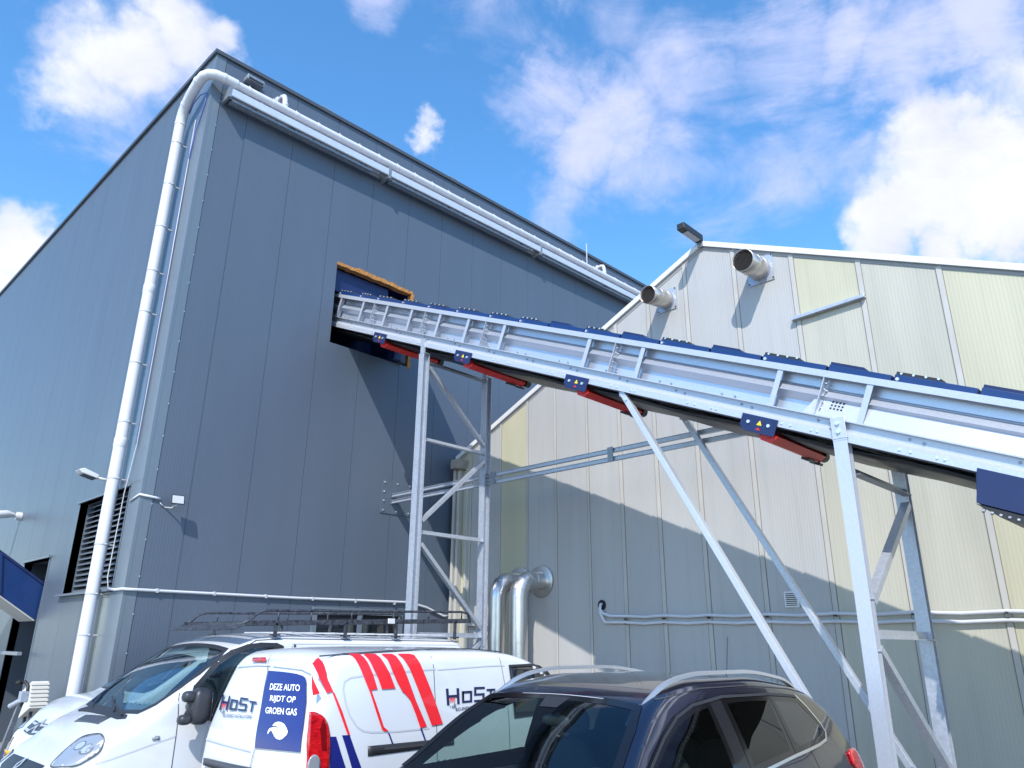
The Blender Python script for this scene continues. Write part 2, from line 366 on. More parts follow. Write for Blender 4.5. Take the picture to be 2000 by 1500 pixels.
SUV=CarShape(4.66,1.80,
  top=[(0,.72),(.08,.86),(.3,.95),(.8,1.03),(1.15,1.08),(1.25,1.12),(1.7,1.42),(1.95,1.555),(2.15,1.61),(2.6,1.655),(3.1,1.655),(3.7,1.60),(4.0,1.535),(4.18,1.45),(4.35,1.27),(4.5,1.12),(4.62,1.0),(4.66,.92)],
  tumble=[(.2,.95),(.45,.985),(.7,1.0),(.95,.985),(1.08,.955),(1.3,.86),(1.5,.755),(1.66,.66)],
  plan=[(0,.72),(.15,.84),(.4,.93),(.8,.98),(1.2,1),(3.4,1),(4.0,.97),(4.4,.93),(4.66,.85)],
  crown=[(0,.06),(1,.05),(2,.035),(4.1,.04),(4.66,.05)],rad=[(0,.05),(1.0,.06),(1.8,.045),(2.6,.06),(4.66,.06)],
  rlean=[(.2,.03),(.5,0),(.9,.03),(1.2,.05)],flean=[(.2,.05),(.5,0),(.8,.06),(1,.17)],rbulge=.10,fbulge=.18)
TRAFIC.ns_=44; TRAFIC.nt_=20; SUV.ns_=44; SUV.nt_=20
# vehicle placement: (shape, x of the nose, y of the centre line, heading: -1 nose towards -X, +1 nose towards +X)
PLACE={'kangoo':(KANGOO,7.54,6.315,1,.055),'trafic':(TRAFIC,2.10,8.46,-1,0),'berlingo':(BERLINGO,2.74,10.53,-1,0),'suv':(SUV,1.90,3.30,-1,.05)}
DEC={'kr_panel':[(0.052,1.594),(-0.174,1.592),(-0.313,1.588),(-0.422,1.582),(-0.519,1.569),(-0.563,1.554),(-0.589,1.529),(-0.68,1.392),(-0.745,1.214),(-0.796,1.042),(-0.501,1.031),(-0.167,1.018),(-0.064,1.32)],'kr_split':[(0.14,1.722),(0.13,1.682),(0.112,1.651),(0.059,1.588),(-0.064,1.32),(-0.167,1.018),(-0.149,0.934),(-0.142,0.876)],'kr_light':[(0.449,1.691),(0.207,1.699),(0.173,1.664),(0.427,1.659)],'kr_t1':[(-0.106,1.446),(-0.556,1.456),(-0.526,1.504),(-0.082,1.496)],'kr_t2':[(-0.189,1.364),(-0.541,1.369),(-0.524,1.413),(-0.164,1.405)],'kr_t3':[(-0.17,1.271),(-0.624,1.283),(-0.601,1.331),(-0.145,1.318)],'kr_leaf':[(-0.309,1.129),(-0.3,1.148),(-0.309,1.168),(-0.33,1.176),(-0.382,1.185),(-0.444,1.178),(-0.396,1.193),(-0.338,1.192),(-0.357,1.212),(-0.4,1.225),(-0.444,1.224),(-0.501,1.213),(-0.548,1.188),(-0.577,1.166),(-0.575,1.144),(-0.559,1.131),(-0.529,1.11),(-0.496,1.104),(-0.451,1.107),(-0.418,1.12),(-0.379,1.142),(-0.348,1.158),(-0.328,1.15),(-0.319,1.134)],'kr_host':[(0.772,1.241),(0.016,1.269),(0.051,1.361),(0.884,1.37)],'kr_plate':[(0.721,0.841),(-0.144,0.87)],'ks_lamp':[(4.183,1.327),(4.153,1.327),(4.122,1.318),(4.084,1.301),(4.055,1.278),(4.028,1.236),(4.013,1.175),(4.003,1.089),(4.001,0.999),(3.999,0.85),(4.185,0.867),(4.189,0.984),(4.198,1.103),(4.197,1.162),(4.189,1.251)],'ks_r1':[(4.156,1.667),(4.109,1.694),(4.059,1.708),(4.036,1.571),(3.982,1.462),(4.037,1.454),(4.106,1.563)],'ks_r2':[(4.174,1.583),(4.138,1.517),(4.099,1.452),(4.161,1.44),(4.174,1.5)],'ks_thin1':[(3.993,1.462),(3.973,1.455),(3.904,1.315),(3.832,1.146),(3.853,1.144),(3.926,1.307)],'ks_n1':[(4.012,1.144),(3.952,1.14),(3.905,1.025),(3.853,0.913),(3.826,0.857),(3.983,0.873)],'ks_n2':[(3.901,1.146),(3.832,1.143),(3.775,1.023),(3.7,0.881),(3.673,0.842),(3.774,0.852)],'ks_s1':[(3.805,1.741),(3.703,1.743),(3.678,1.712),(3.654,1.672),(3.611,1.582),(3.571,1.468),(3.653,1.461),(3.688,1.535),(3.727,1.623),(3.766,1.702),(3.781,1.727)],'ks_s2':[(3.668,1.743),(3.552,1.748),(3.52,1.711),(3.488,1.66),(3.44,1.588),(3.386,1.467),(3.526,1.466),(3.561,1.551),(3.608,1.636),(3.644,1.706)],'ks_s3':[(3.494,1.753),(3.379,1.759),(3.348,1.72),(3.299,1.647),(3.264,1.575),(3.171,1.363),(3.058,1.157),(3.128,1.147),(3.181,1.269),(3.233,1.371),(3.28,1.418),(3.313,1.439),(3.364,1.516),(3.412,1.608),(3.452,1.7)],'ks_s4':[(3.321,1.761),(3.192,1.762),(3.146,1.729),(3.1,1.655),(3.065,1.581),(2.97,1.381),(2.877,1.166),(3.001,1.158),(3.101,1.365),(3.195,1.563),(3.231,1.636),(3.284,1.709)],'ks_thin2':[(3.653,1.463),(3.632,1.462),(3.573,1.327),(3.51,1.181),(3.464,1.149),(3.503,1.147),(3.531,1.168),(3.592,1.309)],'ks_nt1':[(3.475,1.15),(3.445,1.124),(3.418,1.07),(3.404,1.045),(3.421,1.044),(3.451,1.105)],'ks_nt2':[(3.128,1.145),(3.108,1.145),(3.059,1.043),(3.076,1.042)],'ks_rail':[(4.031,1.726),(3.818,1.739),(3.573,1.751),(3.206,1.768),(2.821,1.782)],'ks_slide':[(3.651,1.046),(3.305,1.047),(2.959,1.041)],'ks_press':[(2.929,1.612),(3.331,1.596),(3.699,1.574),(3.819,1.562),(3.879,1.534),(3.892,1.482),(3.87,1.369),(3.834,1.284),(3.763,1.196),(3.703,1.163),(3.629,1.149),(3.373,1.138),(3.03,1.14)],'ks_host':[(2.819,1.31),(2.229,1.323),(2.202,1.445),(2.825,1.448)],'ks_sub':[(2.76,1.273),(2.165,1.282)],'ks_seam1':[(2.912,1.779),(2.956,1.717),(2.948,1.642),(2.952,1.432),(2.946,1.175),(2.938,1.039)],'ks_seam2':[(2.099,1.701),(2.088,1.608),(2.07,1.435)],'ks_win':[(1.98,1.615),(1.491,1.603),(1.393,1.552),(1.331,1.495),(1.304,1.423),(1.944,1.454)],'t_ws':[(1.637,0.71),(1.502,0.795),(1.316,0.85),(1.153,0.795),(0.965,0.735),(0.846,0.61),(0.787,0.095),(0.764,-0.311)],'t_vent':[(0.509,-0.13),(0.632,-0.122),(0.7,0.405),(0.563,0.418)],'t_seam':[(1.144,1.456),(1.124,1.369),(1.131,1.215),(1.131,1.053),(1.129,0.872),(1.13,0.788)],'t_win':[(1.249,1.364),(1.277,1.465),(1.485,1.68),(1.639,1.776),(1.8,1.831),(1.94,1.85),(2.115,1.848),(2.175,1.826),(2.177,1.723),(2.175,1.086),(1.264,1.208)],'t_ind':[(0.916,1.056),(0.946,1.069),(0.98,1.064),(0.985,1.032),(0.923,1.031)],'t_crease':[(1.383,1.124),(1.137,1.053),(0.886,0.986),(0.635,0.912),(0.493,0.872)],'t_head':[(0.557,0.701,1.085),(0.536,0.854,1.053),(0.509,0.879,0.971),(0.425,0.856,0.905),(0.325,0.814,0.861),(0.222,0.623,0.846),(0.303,0.504,0.912),(0.412,0.434,0.989),(0.481,0.452,1.047),(0.527,0.563,1.076)],'t_grille':[(0.225,-0.412,0.862),(0.204,0.065,0.856),(0.233,0.536,0.86),(0.214,0.602,0.841),(0.109,-0.15,0.769),(0.158,-0.31,0.812)],'t_badge':[(0.209,0.002,0.86),(0.14,0.123,0.8)],'b_chev':[None,None,None,(0.203,-0.498,0.955),(0.198,0.038,0.965),(0.213,-0.078,0.977),None,None,(0.154,-0.326,0.921)],'b_plate':[None,(0.026,-0.169,0.678),(0.006,-0.085,0.582),(0.004,-0.562,0.561)],'b_gr':[None,(0.042,-0.095,0.737),None],'b_ws':[None,None,None],'v_ws':[(1.884,-0.51),(1.883,0.041),(1.9,0.63),(1.712,0.705),(1.505,0.756),(1.34,-0.763),(1.581,-0.66)],'v_f':[(1.609,1.257),(1.733,1.334),(1.881,1.415),(1.989,1.453),(2.091,1.48),(2.315,1.513),(2.512,1.519),(2.512,1.459),(2.471,1.324),(2.383,1.181)],'v_r':[(2.71,1.536),(3.262,1.527),(3.302,1.522),(3.298,1.404),(3.263,1.18),(2.784,1.144),(2.724,1.149),(2.636,1.32)],'v_q':[(3.347,1.52),(3.707,1.494),(3.805,1.402),(3.933,1.286),(3.912,1.239),(3.834,1.204),(3.305,1.184),(3.316,1.419)],'v_tail':[(4.166,1.095),(4.347,1.103),(4.726,1.026),(4.757,0.932),(4.171,1.028)]}
CUM=[((0.134,0.7885,0.6003),0.1095,1),((0.1819,0.7459,0.6407),0.1036,1),((0.2326,0.7295,0.6432),0.0675,0.9),((0.1254,0.8198,0.5587),0.092,0.95),((0.1843,0.7975,0.5745),0.0481,0.6),((0.1062,0.8402,0.5318),0.0437,0.5),((0.144,0.899,0.4137),0.0757,1.2),((0.1264,0.9181,0.3756),0.0733,1.2),((0.1604,0.8913,0.424),0.0302,0.7),((0.493,0.6323,0.5976),0.0554,1.15),((0.4793,0.6243,0.6169),0.0388,1.0),((0.4212,0.6716,0.6096),0.0285,0.95),((0.8504,0.1515,0.5038),0.117,1.4),((0.8666,0.1027,0.4884),0.1093,1.4),((0.8435,0.2111,0.4939),0.092,1.3),((0.8504,0.2405,0.4679),0.0641,1.0),((0.8819,0.1709,0.4395),0.0682,1.1),((0.8332,0.0751,0.5478),0.0703,0.9),((0.4932,0.4101,0.7672),0.0703,0.8),((0.5456,0.4159,0.7276),0.0423,0.7),((0.3746,0.5786,0.7245),0.036,0.6)]
THIN=[((0.57,0.5123,0.6424),0.1085,1.1),((0.635,0.4666,0.6157),0.126,1.15),((0.665,0.3708,0.6482),0.1413,1.0),((0.7045,0.2771,0.6533),0.1415,1.0),((0.7296,0.1975,0.6548),0.1118,1.1),((0.7767,0.149,0.6119),0.1056,1.0),((0.7816,0.0888,0.6174),0.0981,1.2),((0.6461,0.528,0.5512),0.0985,0.8),((0.7042,0.4242,0.5693),0.1356,0.9),((0.7638,0.3309,0.5542),0.1371,0.8),((0.7768,0.2572,0.5748),0.1283,0.7),((0.5803,0.4052,0.7065),0.1196,0.6),((0.4782,0.5656,0.6719),0.076,0.45),((0.498,0.4968,0.7108),0.0988,0.6),((0.4212,0.6716,0.6096),0.0317,0.8),((0.39,0.5784,0.7165),0.0729,0.9),((0.5366,0.4321,0.7248),0.0726,1.0),((0.2174,0.7737,0.5951),0.0898,0.7),((0.1475,0.856,0.4955),0.1045,0.6),((0.8197,0.2206,0.5287),0.1035,0.8),((0.2017,0.8245,0.5287),0.0882,0.5),((0.7712,0.3966,0.498),0.1211,0.6)]
SKY_SAT=1.35; SKY_VAL=1.0; SKY_HUE=.5; CL=7.5; BGS=.11; SUN=3.6; EXPO=0.0
EXPO=.70; SKY_SAT=1.24; SKY_VAL=1.45; SKY_HUE=.497; BGS=.14; SUN=3.3; CL=5.2
# ------------------------------------------------------------------ ground
g=MB().add([(-400,-400,0),(400,-400,0),(400,400,0),(-400,400,0)],[(0,1,2,3)])
gm=mat('brushed_concrete_yard',(.27,.265,.25),.8,noise=(.6,.18,(1,1,1)),bump=(14,.5,.01))
o=part('ground',g,gm); o['kind']='structure'
# ------------------------------------------------------------------ dark warehouse
FY=12.16; LX=4.13; BX=10.58
def zpar(x): return 12.68+(x-LX)*.013           # roof line rises a little along the front
def zleft(y): return 12.66+(y-FY)*.026
wh=thing('warehouse','tall slate grey warehouse of metal panels with a rectangular hole in its front','building',(LX,FY,0))
OX0,OX1,OZ0,OZ1=7.17,9.13,7.50,9.26
mb=MB()
edges=[4.33]+[4.89+i for i in range(0,26)]
edges=[4.33,4.89]+[5.89+i for i in range(0,25)]
for i in range(len(edges)-1):
    a,b=edges[i]+.0035,edges[i+1]-.0035; z1=zpar((a+b)/2)-.05
    segs=[(a,b,0.0,z1)]
    if b>OX0 and a<OX1:
        segs=[(a,b,0,OZ0),(a,b,OZ1,z1)]
        if a<OX0: segs.append((a,OX0,OZ0,OZ1))
        if b>OX1: segs.append((OX1,b,OZ0,OZ1))
    # butt joined pieces of one panel: build as a single face grid so no seam shows
    for (x0,x1,z0,zz) in segs: mb.box(x0,x1,FY,FY+.10,z0,zz)
mb2=MB()
for (x0,x1,z0,z1) in ((LX+.06,OX0,0,12.5),(OX1,29.9,0,12.5),(OX0,OX1,0,OZ0-.02),(OX0,OX1,OZ1+.02,12.5)):
    mb2.box(x0,x1,FY+.012,FY+.13,z0,z1)
part('front_wall',mb,'dark_front',wh,weld=False)
part('wall_core',mb2,'dark_joint',wh,weld=False)
# side wall with the louvre recess and two openings
LY0,LY1,LZ0,LZ1=12.68,15.10,2.62,4.22
WY0,WY1,WZ0,WZ1=16.32,18.02,2.40,3.34     # recessed window
DY0,DY1,DZ1=16.45,17.95,2.20              # door bay
mb=MB(); ys=[12.99,13.99,14.99,15.99,16.99]+[17.99+i for i in range(0,22)]
def cutcols(y0,y1,z1):
    """vertical strips of one panel avoiding the rectangular openings"""
    cuts=[(LY0,LY1,LZ0,LZ1),(WY0,WY1,0,WZ1)]
    yy=sorted({y0,y1}|{c for q in cuts for c in q[:2] if y0<c<y1}); out=[]
    for a,b in zip(yy[:-1],yy[1:]):
        m=(a+b)/2; hs=sorted([(q[2],q[3]) for q in cuts if q[0]<m<q[1]]); z=0
        for h0,h1 in hs:
            if h0>z+1e-6: out.append((a,b,z,h0))
            z=h1
        out.append((a,b,z,z1))
    return out
for a,b in zip(ys[:-1],ys[1:]):
    if b-a<.05: continue
    for (y0,y1,z0,z1) in cutcols(a+.0035,b-.0035,zleft((a+b)/2)-.05): mb.box(LX,LX+.10,y0,y1,z0,z1)
part('side_wall',mb,'dark_left',wh,weld=False)
mb=MB()
for (y0,y1,z0,z1) in cutcols(FY+.06,38,12.5): mb.box(LX+.012,LX+.13,y0,y1,z0,z1)
part('side_wall_core',mb,'dark_joint',wh,weld=False)
# corner flashing: wraps the corner
mb=MB().box(LX,4.325,FY-.006,FY+.05,0,12.62).box(LX-.009,LX+.05,FY-.009,12.985,0,LZ0-.04).box(LX-.009,LX+.05,FY-.009,12.985,LZ1+.04,12.63).box(LX-.009,LX+.05,FY-.009,LY0-.075,LZ0-.04,LZ1+.04)
part('corner_flashing',mb,mat('corner_flashing',(.150,.185,.22),.30,metal=.2,noise=(1,.06,(1,1,.2))),wh,bevel=.004,weld=False)
mb=MB(); z=.6
while z<12.2: mb.mark().tube([(4.318,FY-.006,z),(4.318,FY-.0125,z)],.009,8); z+=.55
part('screw',mb,'bolt',wh)
# coping, roof and the far walls
mb=MB()
mb.add([(LX-.05,FY-.05,12.60),(29.95,FY-.05,12.60+.338),(29.95,FY-.05,12.68+.338),(LX-.05,FY-.05,12.68),
        (LX-.05,FY+.25,12.60),(29.95,FY+.25,12.60+.338),(29.95,FY+.25,12.70+.338),(LX-.05,FY+.25,12.70)],
       [(0,1,2,3),(4,7,6,5),(3,2,6,7),(0,4,5,1),(0,3,7,4),(1,5,6,2)])
mb.add([(LX-.052,FY+.255,12.612),(LX-.052,38,12.60+.67),(LX-.052,38,12.69+.67),(LX-.052,FY+.255,12.70),
        (LX+.25,FY+.255,12.612),(LX+.25,38,12.60+.67),(LX+.25,38,12.69+.67),(LX+.25,FY+.255,12.70)],
       [(0,3,2,1),(4,5,6,7),(3,7,6,2),(0,1,5,4),(0,4,7,3),(1,2,6,5)])
part('coping',mb,'coping',wh,weld=False)
mb=MB().box(LX+.2,29.8,FY+.2,37.9,12.2,12.35).box(29.8,29.9,FY+.2,37.9,0,12.3).box(LX+.2,29.8,37.8,37.95,0,12.3)
part('roof',mb,'dark_joint',wh)
# bright wire clips on the front coping
mb=MB()
for x in (6.3,8.0,9.9,12.0,14.4): mb.mark().tube([(x,FY-.03,zpar(x)),(x+.25,FY-.03,zpar(x)+.05),(x+.5,FY-.03,zpar(x)+.005)],.008,6)
part('lightning_wire',mb,'galv',wh)
# foam edges and hood inside the cut opening
mb=MB()
random.seed(3)
n=18; low=[];up=[]
for i in range(n+1):
    x=OX0+(OX1-OX0)*i/n; up.append((x,FY-.012,OZ1+.03+.05*random.random()*(1 if 2<i<14 else .2))); low.append((x,FY-.012,OZ1-.02-.025*random.random()))
mb.mark().prism(low+up[::-1],(0,.145,0)).mark()
mb.prism([(OX1-.03,FY-.01,8.55),(OX1+.045,FY-.012,8.50),(OX1+.04,FY-.012,OZ1+.0),(OX1-.03,FY-.01,OZ1-.02)],(0,.14,0))
mb.mark().prism([(OX1-.03,FY-.01,OZ0-.02),(OX1+.05,FY-.01,OZ0-.04),(OX1+.05,FY-.01,8.0),(OX1-.025,FY-.01,8.05)],(0,.14,0))
part('foam_edge',mb,'foam',wh,weld=False)
mb=MB()
mb.box(OX0-.2,OX1+.3,FY+1.5,FY+1.55,7.0,10.0).box(OX0-.01,OX0+.03,FY+.14,FY+1.5,7.3,9.6).box(OX1+.01,OX1+.05,FY+.14,FY+1.5,7.3,9.6)
mb.box(OX0,OX1,FY+.14,FY+1.5,9.34,9.38).box(OX0,OX1,FY+.14,FY+1.5,7.36,7.40)
part('chute_hood',mb,'blue',wh,weld=False)
mb=MB().mark().box(OX0+.02,OX1-.55,FY+.145,FY+.19,8.72,9.20).mark().box(OX1-.50,OX1-.32,FY-.16,FY+.10,7.52,7.98)
part('blue_flap',mb,'navy',wh,bevel=.004,weld=False)
mb=MB().box(OX1-.315,OX1-.19,FY-.14,FY+.10,7.50,7.96)
part('grey_flap',mb,'greyplastic',wh,weld=False)
# the recessed louvre
lv=part('louvre',MB().box(LX+.255,LX+.6,LY0-.02,LY1+.02,LZ0-.02,LZ0+.0).box(LX+.255,LX+.6,LY0-.02,LY1+.02,LZ1,LZ1+.02).box(LX+.255,LX+.6,LY0-.04,LY0,LZ0,LZ1).box(LX+.255,LX+.6,LY1,LY1+.04,LZ0,LZ1).box(LX+.6,LX+.62,LY0,LY1,LZ0,LZ1),'dark_hole',wh,weld=False)
mb=MB()
mb.box(LX-.03,LX+.25,LY0-.07,LY1+.09,LZ1,LZ1+.035).box(LX-.09,LX+.25,LY0-.06,LY1+.12,LZ0-.035,LZ0).box(LX-.008,LX+.25,LY1,LY1+.03,LZ0,LZ1).box(LX-.008,LX+.25,LY0-.03,LY0,LZ0,LZ1)
part('frame',mb,'dark_flat',lv,weld=False)
mb=MB()
for i in range(17):
    z=LZ0+.05+i*(LZ1-LZ0-.08)/16.5
    mb.add([(LX+.13,LY0+.01,z),(LX+.13,LY1-.01,z),(LX+.24,LY1-.01,z+.075),(LX+.24,LY0+.01,z+.075),(LX+.13,LY0+.01,z-.012),(LX+.13,LY1-.01,z-.012),(LX+.24,LY1-.01,z+.060),(LX+.24,LY0+.01,z+.060)],
      [(0,1,2,3),(7,6,5,4),(0,4,5,1),(1,5,6,2),(2,6,7,3),(3,7,4,0)])
part('slat',mb,mat('dark_louvre_blade',(.13,.15,.18),.4),lv,weld=False)
# tall recessed bay in the side wall
w=part('side_bay',MB().box(LX+.75,LX+.78,WY0-.03,WY1+.03,0,WZ1+.02).box(LX+.132,LX+.75,WY1,WY1+.03,0,WZ1).box(LX+.132,LX+.75,WY0-.03,WY0,0,WZ1).box(LX+.132,LX+.75,WY0,WY1,WZ1,WZ1+.02),mat('bay_lining',(.07,.085,.11),.45),wh,weld=False)
part('frame',MB().mark().box(LX-.012,LX+.13,WY0-.03,WY0,0,WZ1).mark().box(LX-.012,LX+.13,WY1,WY1+.03,0,WZ1).mark().box(LX-.05,LX+.13,WY0-.06,WY1+.06,WZ1,WZ1+.04),'dark_flat',w)
part('cross_rail',MB().box(LX-.22,LX-.14,16.30,17.85,1.60,1.66),'galv_dull',w,bevel=.004)
# front window behind the vans
w=part('front_window',MB().box(7.40,9.25,FY-.02,FY-.004,1.15,2.36),'dark_hole',wh)
mb=MB().box(7.33,9.32,FY-.09,FY-.002,2.43,2.47).box(7.33,9.32,FY-.06,FY-.002,2.36,2.43).box(7.33,7.42,FY-.05,FY-.002,1.1,2.36).box(8.28,8.38,FY-.05,FY-.002,1.1,2.36).box(9.22,9.32,FY-.05,FY-.002,1.1,2.36).box(7.33,9.32,FY-.07,FY-.002,1.04,1.1)
part('frame',mb,'dark_flat',w,weld=False)
part('pane',MB().mark().box(7.42,8.28,FY-.035,FY-.024,1.12,2.20).mark().box(8.38,9.22,FY-.035,FY-.024,1.12,2.20),'glass',w,weld=False)
# ------------------------------------------------------------------ beige gabled warehouse
bw=thing('gabled_warehouse','pale grey and yellowed metal shed with a pointed gable beside the dark warehouse','building',(BX,5.75,0))
def rake(y): return 8.55-abs(y-5.75)*(.452 if y>5.75 else .474)
by=[12.05,11.62,11.22,10.74,9.98,9.23,8.44,7.69,6.94,6.14,5.20,4.22,3.24,2.22,1.24,.26,-.66]
kinds=['y','y','g','g','y','g','g','g','g','g','g','g','m','m','y','m','m']
mb=MB()
for i in range(len(by)-1):
    a,b=by[i+1]+.004,by[i]-.004; k={'g':0,'y':1,'m':2}[kinds[i+1]]
    pts=[(BX,a,0),(BX,b,0),(BX,b,rake(b)-.02)]
    if a<5.75<b: pts.append((BX,5.75,8.53))
    pts.append((BX,a,rake(a)-.02))
    if i==11:   # the panel whose upper part has yellowed
        mb.prism([(BX,a,0),(BX,b,0),(BX,b,6.62),(BX,a,6.66)],(.08,0,0),2)
        mb.prism([(BX,a,6.665),(BX,b,6.625),(BX,b,rake(b)-.02),(BX,a,rake(a)-.02)],(.08,0,0),1)
    else: mb.prism(pts,(.08,0,0),k)
part('gable_wall',mb,['beige_grey','beige_yellow','beige_mid'],bw,weld=False)
mb=MB()
for i,y in enumerate(by[1:-1]):
    w_=.022 if y>8 else .034
    mb.box(BX-.012,BX+.01,y-w_,y+w_,0,rake(y)-.04)
part('cover_strip',mb,'batten',bw,weld=False)
mb=MB()
for i,y in enumerate(by[1:-1]):
    w_=.022 if y>8 else .034
    mb.box(BX-.0045,BX+.01,y+w_+.001,y+w_+.012,0,rake(y)-.05).box(BX-.0045,BX+.01,y-w_-.008,y-w_-.001,0,rake(y)-.05)
part('strip_edge',mb,mat('rust_brown_joint',(.20,.175,.16),.8),bw,weld=False)
mb=MB()
for s,yb,sl in ((1,12.10,.452),(-1,-.75,.474)):
    zb=8.60-abs(yb-5.75)*sl
    mb.prism([(BX-.055,5.75,8.53),(BX-.055,5.75,8.63),(BX-.055,yb,zb+.03),(BX-.055,yb,zb-.07)],(.15,0,0))
part('rake_trim',mb,'trim_white',bw,weld=False)
mb=MB()
for s,yb,sl in ((1,12.10,.452),(-1,-.75,.474)):
    zb=8.60-abs(yb-5.75)*sl
    mb.prism([(BX-.01,5.75,8.46),(BX-.01,5.75,8.525),(BX-.01,yb,zb-.075),(BX-.01,yb,zb-.12)],(.02,0,0))
    mb.prism([(BX+.1,5.75,8.55),(BX+.1,5.75,8.60),(BX+.1,yb,zb+.02),(BX+.1,yb,zb-.03)],(26,0,0))
mb.box(BX+.08,36.5,12.0,12.05,0,5.6).box(BX+.08,36.5,-.70,-.62,0,5.5).box(36.5,36.6,-.7,12.05,0,5.5)
part('roof',mb,mat('shed_roof_sheet',(.30,.30,.29),.5),bw,weld=False)
mb=MB()   # profiled corner post beside the dark warehouse
for a,b,c in ((12.055,12.075,.10),(11.98,12.04,.16),(11.86,11.93,.13),(11.64,11.70,.09)): mb.box(BX-c,BX+.0,a,b,0,5.42)
part('corner_post',mb,'batten',bw,bevel=.006,weld=False)
part('eaves_gutter',MB().prism([(BX-.30,11.98,5.42),(BX-.30,11.98,5.62),(BX-.30,11.72,5.62),(BX-.30,11.76,5.42)],(3,0,0)),mat('weathered_gutter',(.30,.27,.24),.5,noise=(6,.2,(1,1,1))),bw,bevel=.01)
mb=MB()   # little pipe work low down near the corner
mb.box(BX-.06,BX-.002,10.86,11.60,2.02,2.06).box(BX-.10,BX-.002,10.86,11.60,2.20,2.25)
part('wall_ledge',mb,'batten',bw,bevel=.004,weld=False)
# galvanised flat bolted diagonally under the gable
mb=MB().bar((BX-.05,4.30,6.66),(BX-.05,3.20,6.70),.05,.09,up=(1,0,0)); 
tag(part('steel_strip',mb,'galv',None,bevel=.004),'short galvanised steel strip bolted across one panel high on the gable','strip')
mb=MB().box(BX-.035,BX-.013,4.71,4.92,2.40,2.62)
gr=tag(part('vent_grille',mb,'trim_white',None,bevel=.004),'small square louvred vent grille low on the pale gable wall','vent')
mb=MB()
for i in range(7): mb.box(BX-.039,BX-.034,4.735,4.895,2.425+i*.026,2.436+i*.026)
part('slot',mb,'dark_hole',gr,weld=False)
# ------------------------------------------------------------------ exhaust tubes on the gable
def exhaust(cy,cz,r,label,tilt):
    t=thing('exhaust_tube',label,'exhaust pipe',(BX,cy,cz),'horizontal exhaust tubes high on the gable')
    part('tube',MB().tube([(BX-.015,cy,cz),(BX-.20,cy,cz-tilt*.2),(BX-.62,cy,cz-tilt*.62)],[r,r,r],32,cap=False),'steel_dirty',t,smooth=True,auto=40,solid=.006)
    mb=MB()
    for x in (.12,.34,.595): mb.mark().tube([(BX-x,cy,cz-tilt*x),(BX-x-.02,cy,cz-tilt*(x+.02))],r*1.025,32,cap=False)
    part('clamp_band',mb,'steel_dirty',t,smooth=True,auto=40,solid=.008)
    mb=MB(); x=BX-.60; zc=cz-tilt*.6
    k=-r
    while k<=r:
        h=math.sqrt(max(0,r*r-k*k))*.97
        if h>.01:
            mb.tube([(x,cy+k,zc-h),(x,cy+k,zc+h)],.0035,4); mb.tube([(x-.004,cy-h,zc+k),(x-.004,cy+h,zc+k)],.0035,4)
        k+=r/9
    part('wire_grille',mb,'mesh',t)
    part('inner_face',MB().tube([(x+.05,cy,zc),(x+.06,cy,zc)],r*.98,24),'dark_hole',t)
    part('wall_plate',MB().box(BX-.016,BX-.013,cy-r*1.25,cy+r*1.25,cz-r*1.35,cz+r*1.25).tube([(BX-.016,cy,cz),(BX-.05,cy,cz)],r*1.06,32),'galv',t,weld=False)
    mb=MB()
    for a in (-1,1):
        for b in (-1,1): mb.mark().tube([(BX-.015,cy+a*r*1.15,cz+b*r*1.15),(BX-.03,cy+a*r*1.15,cz+b*r*1.15)],.012,8)
    part('bolt',mb,'mesh',t)
exhaust(4.735,7.70,.180,'exhaust tube near the gable peak, the upper right one of the two',.10)
exhaust(6.53,7.74,.158,'exhaust tube on the left slope of the gable, the lower left one of the two',.16)
# flood lamp at the apex
t=thing('ridge_lamp','dark rectangular flood lamp sticking out from the very peak of the gable','lamp',(BX,5.8,8.6))
part('housing',MB().frame((BX-.36,5.76,8.66),(.62,.0,.0),(0,.15,.0),(0,0,.12)),'blackplastic',t,bevel=.015)
part('glass_face',MB().frame((BX-.33,5.76,8.594),(.40,.0,.0),(0,.11,.0),(0,0,.012)),'led',t)
part('bracket',MB().bar((BX-.27,5.80,8.70),(BX+.02,5.75,8.60),.05,.03).box(BX-.07,BX-.056,5.70,5.80,8.5,8.62),'galv_dull',t)
# stainless flue ducts
def flue(y,xo,label):
    t=thing('flue_duct',label,'duct',(BX-xo,y,0),'polished steel flue ducts')
    r=.165; z=2.98; x=BX-xo
    pts=[(x,y,0),(x,y,z-.32)]+[tuple(p) for p in arc((x+.32,y,z-.32),.32,PI,PI/2,8,(1,0,0),(0,0,1))]+[(BX-.02,y,z)]
    part('duct',MB().tube(pts,r,28),'stainless',t,smooth=True,auto=50)
    mb=MB()
    for zz in (1.2,1.9,2.35): mb.mark().tube([(x,y,zz-.012),(x,y,zz+.012)],r+.006,28)
    mb.mark().tube([(x+.36,y,z),(x+.385,y,z)],r+.006,28).mark().tube([(x,y,z-.33),(x,y,z-.31)],r+.005,28)
    for a in (.35,.8,1.25):
        c=Vector((x+.32-.32*math.cos(a),y,z-.32+.32*math.sin(a))); d=Vector((math.sin(a),0,math.cos(a)))
        mb.mark().tube([c-d*.008,c+d*.008],r+.005,28)
    part('joint_band',mb,'stainless',t,smooth=True,auto=40)
    n=36; cc=Vector((BX-.018,y,z)); 
    part('wall_collar',MB().tube([(BX-.014,y,z),(BX-.035,y,z),(BX-.06,y,z)],[.295,.29,.17],n),'stainless',t,smooth=True,auto=30)
flue(10.15,.62,'stainless steel flue elbow going into the yellow panel, the left of the pair')
flue(9.60,.62,'stainless steel flue elbow with a fully visible round wall collar, the right of the pair')
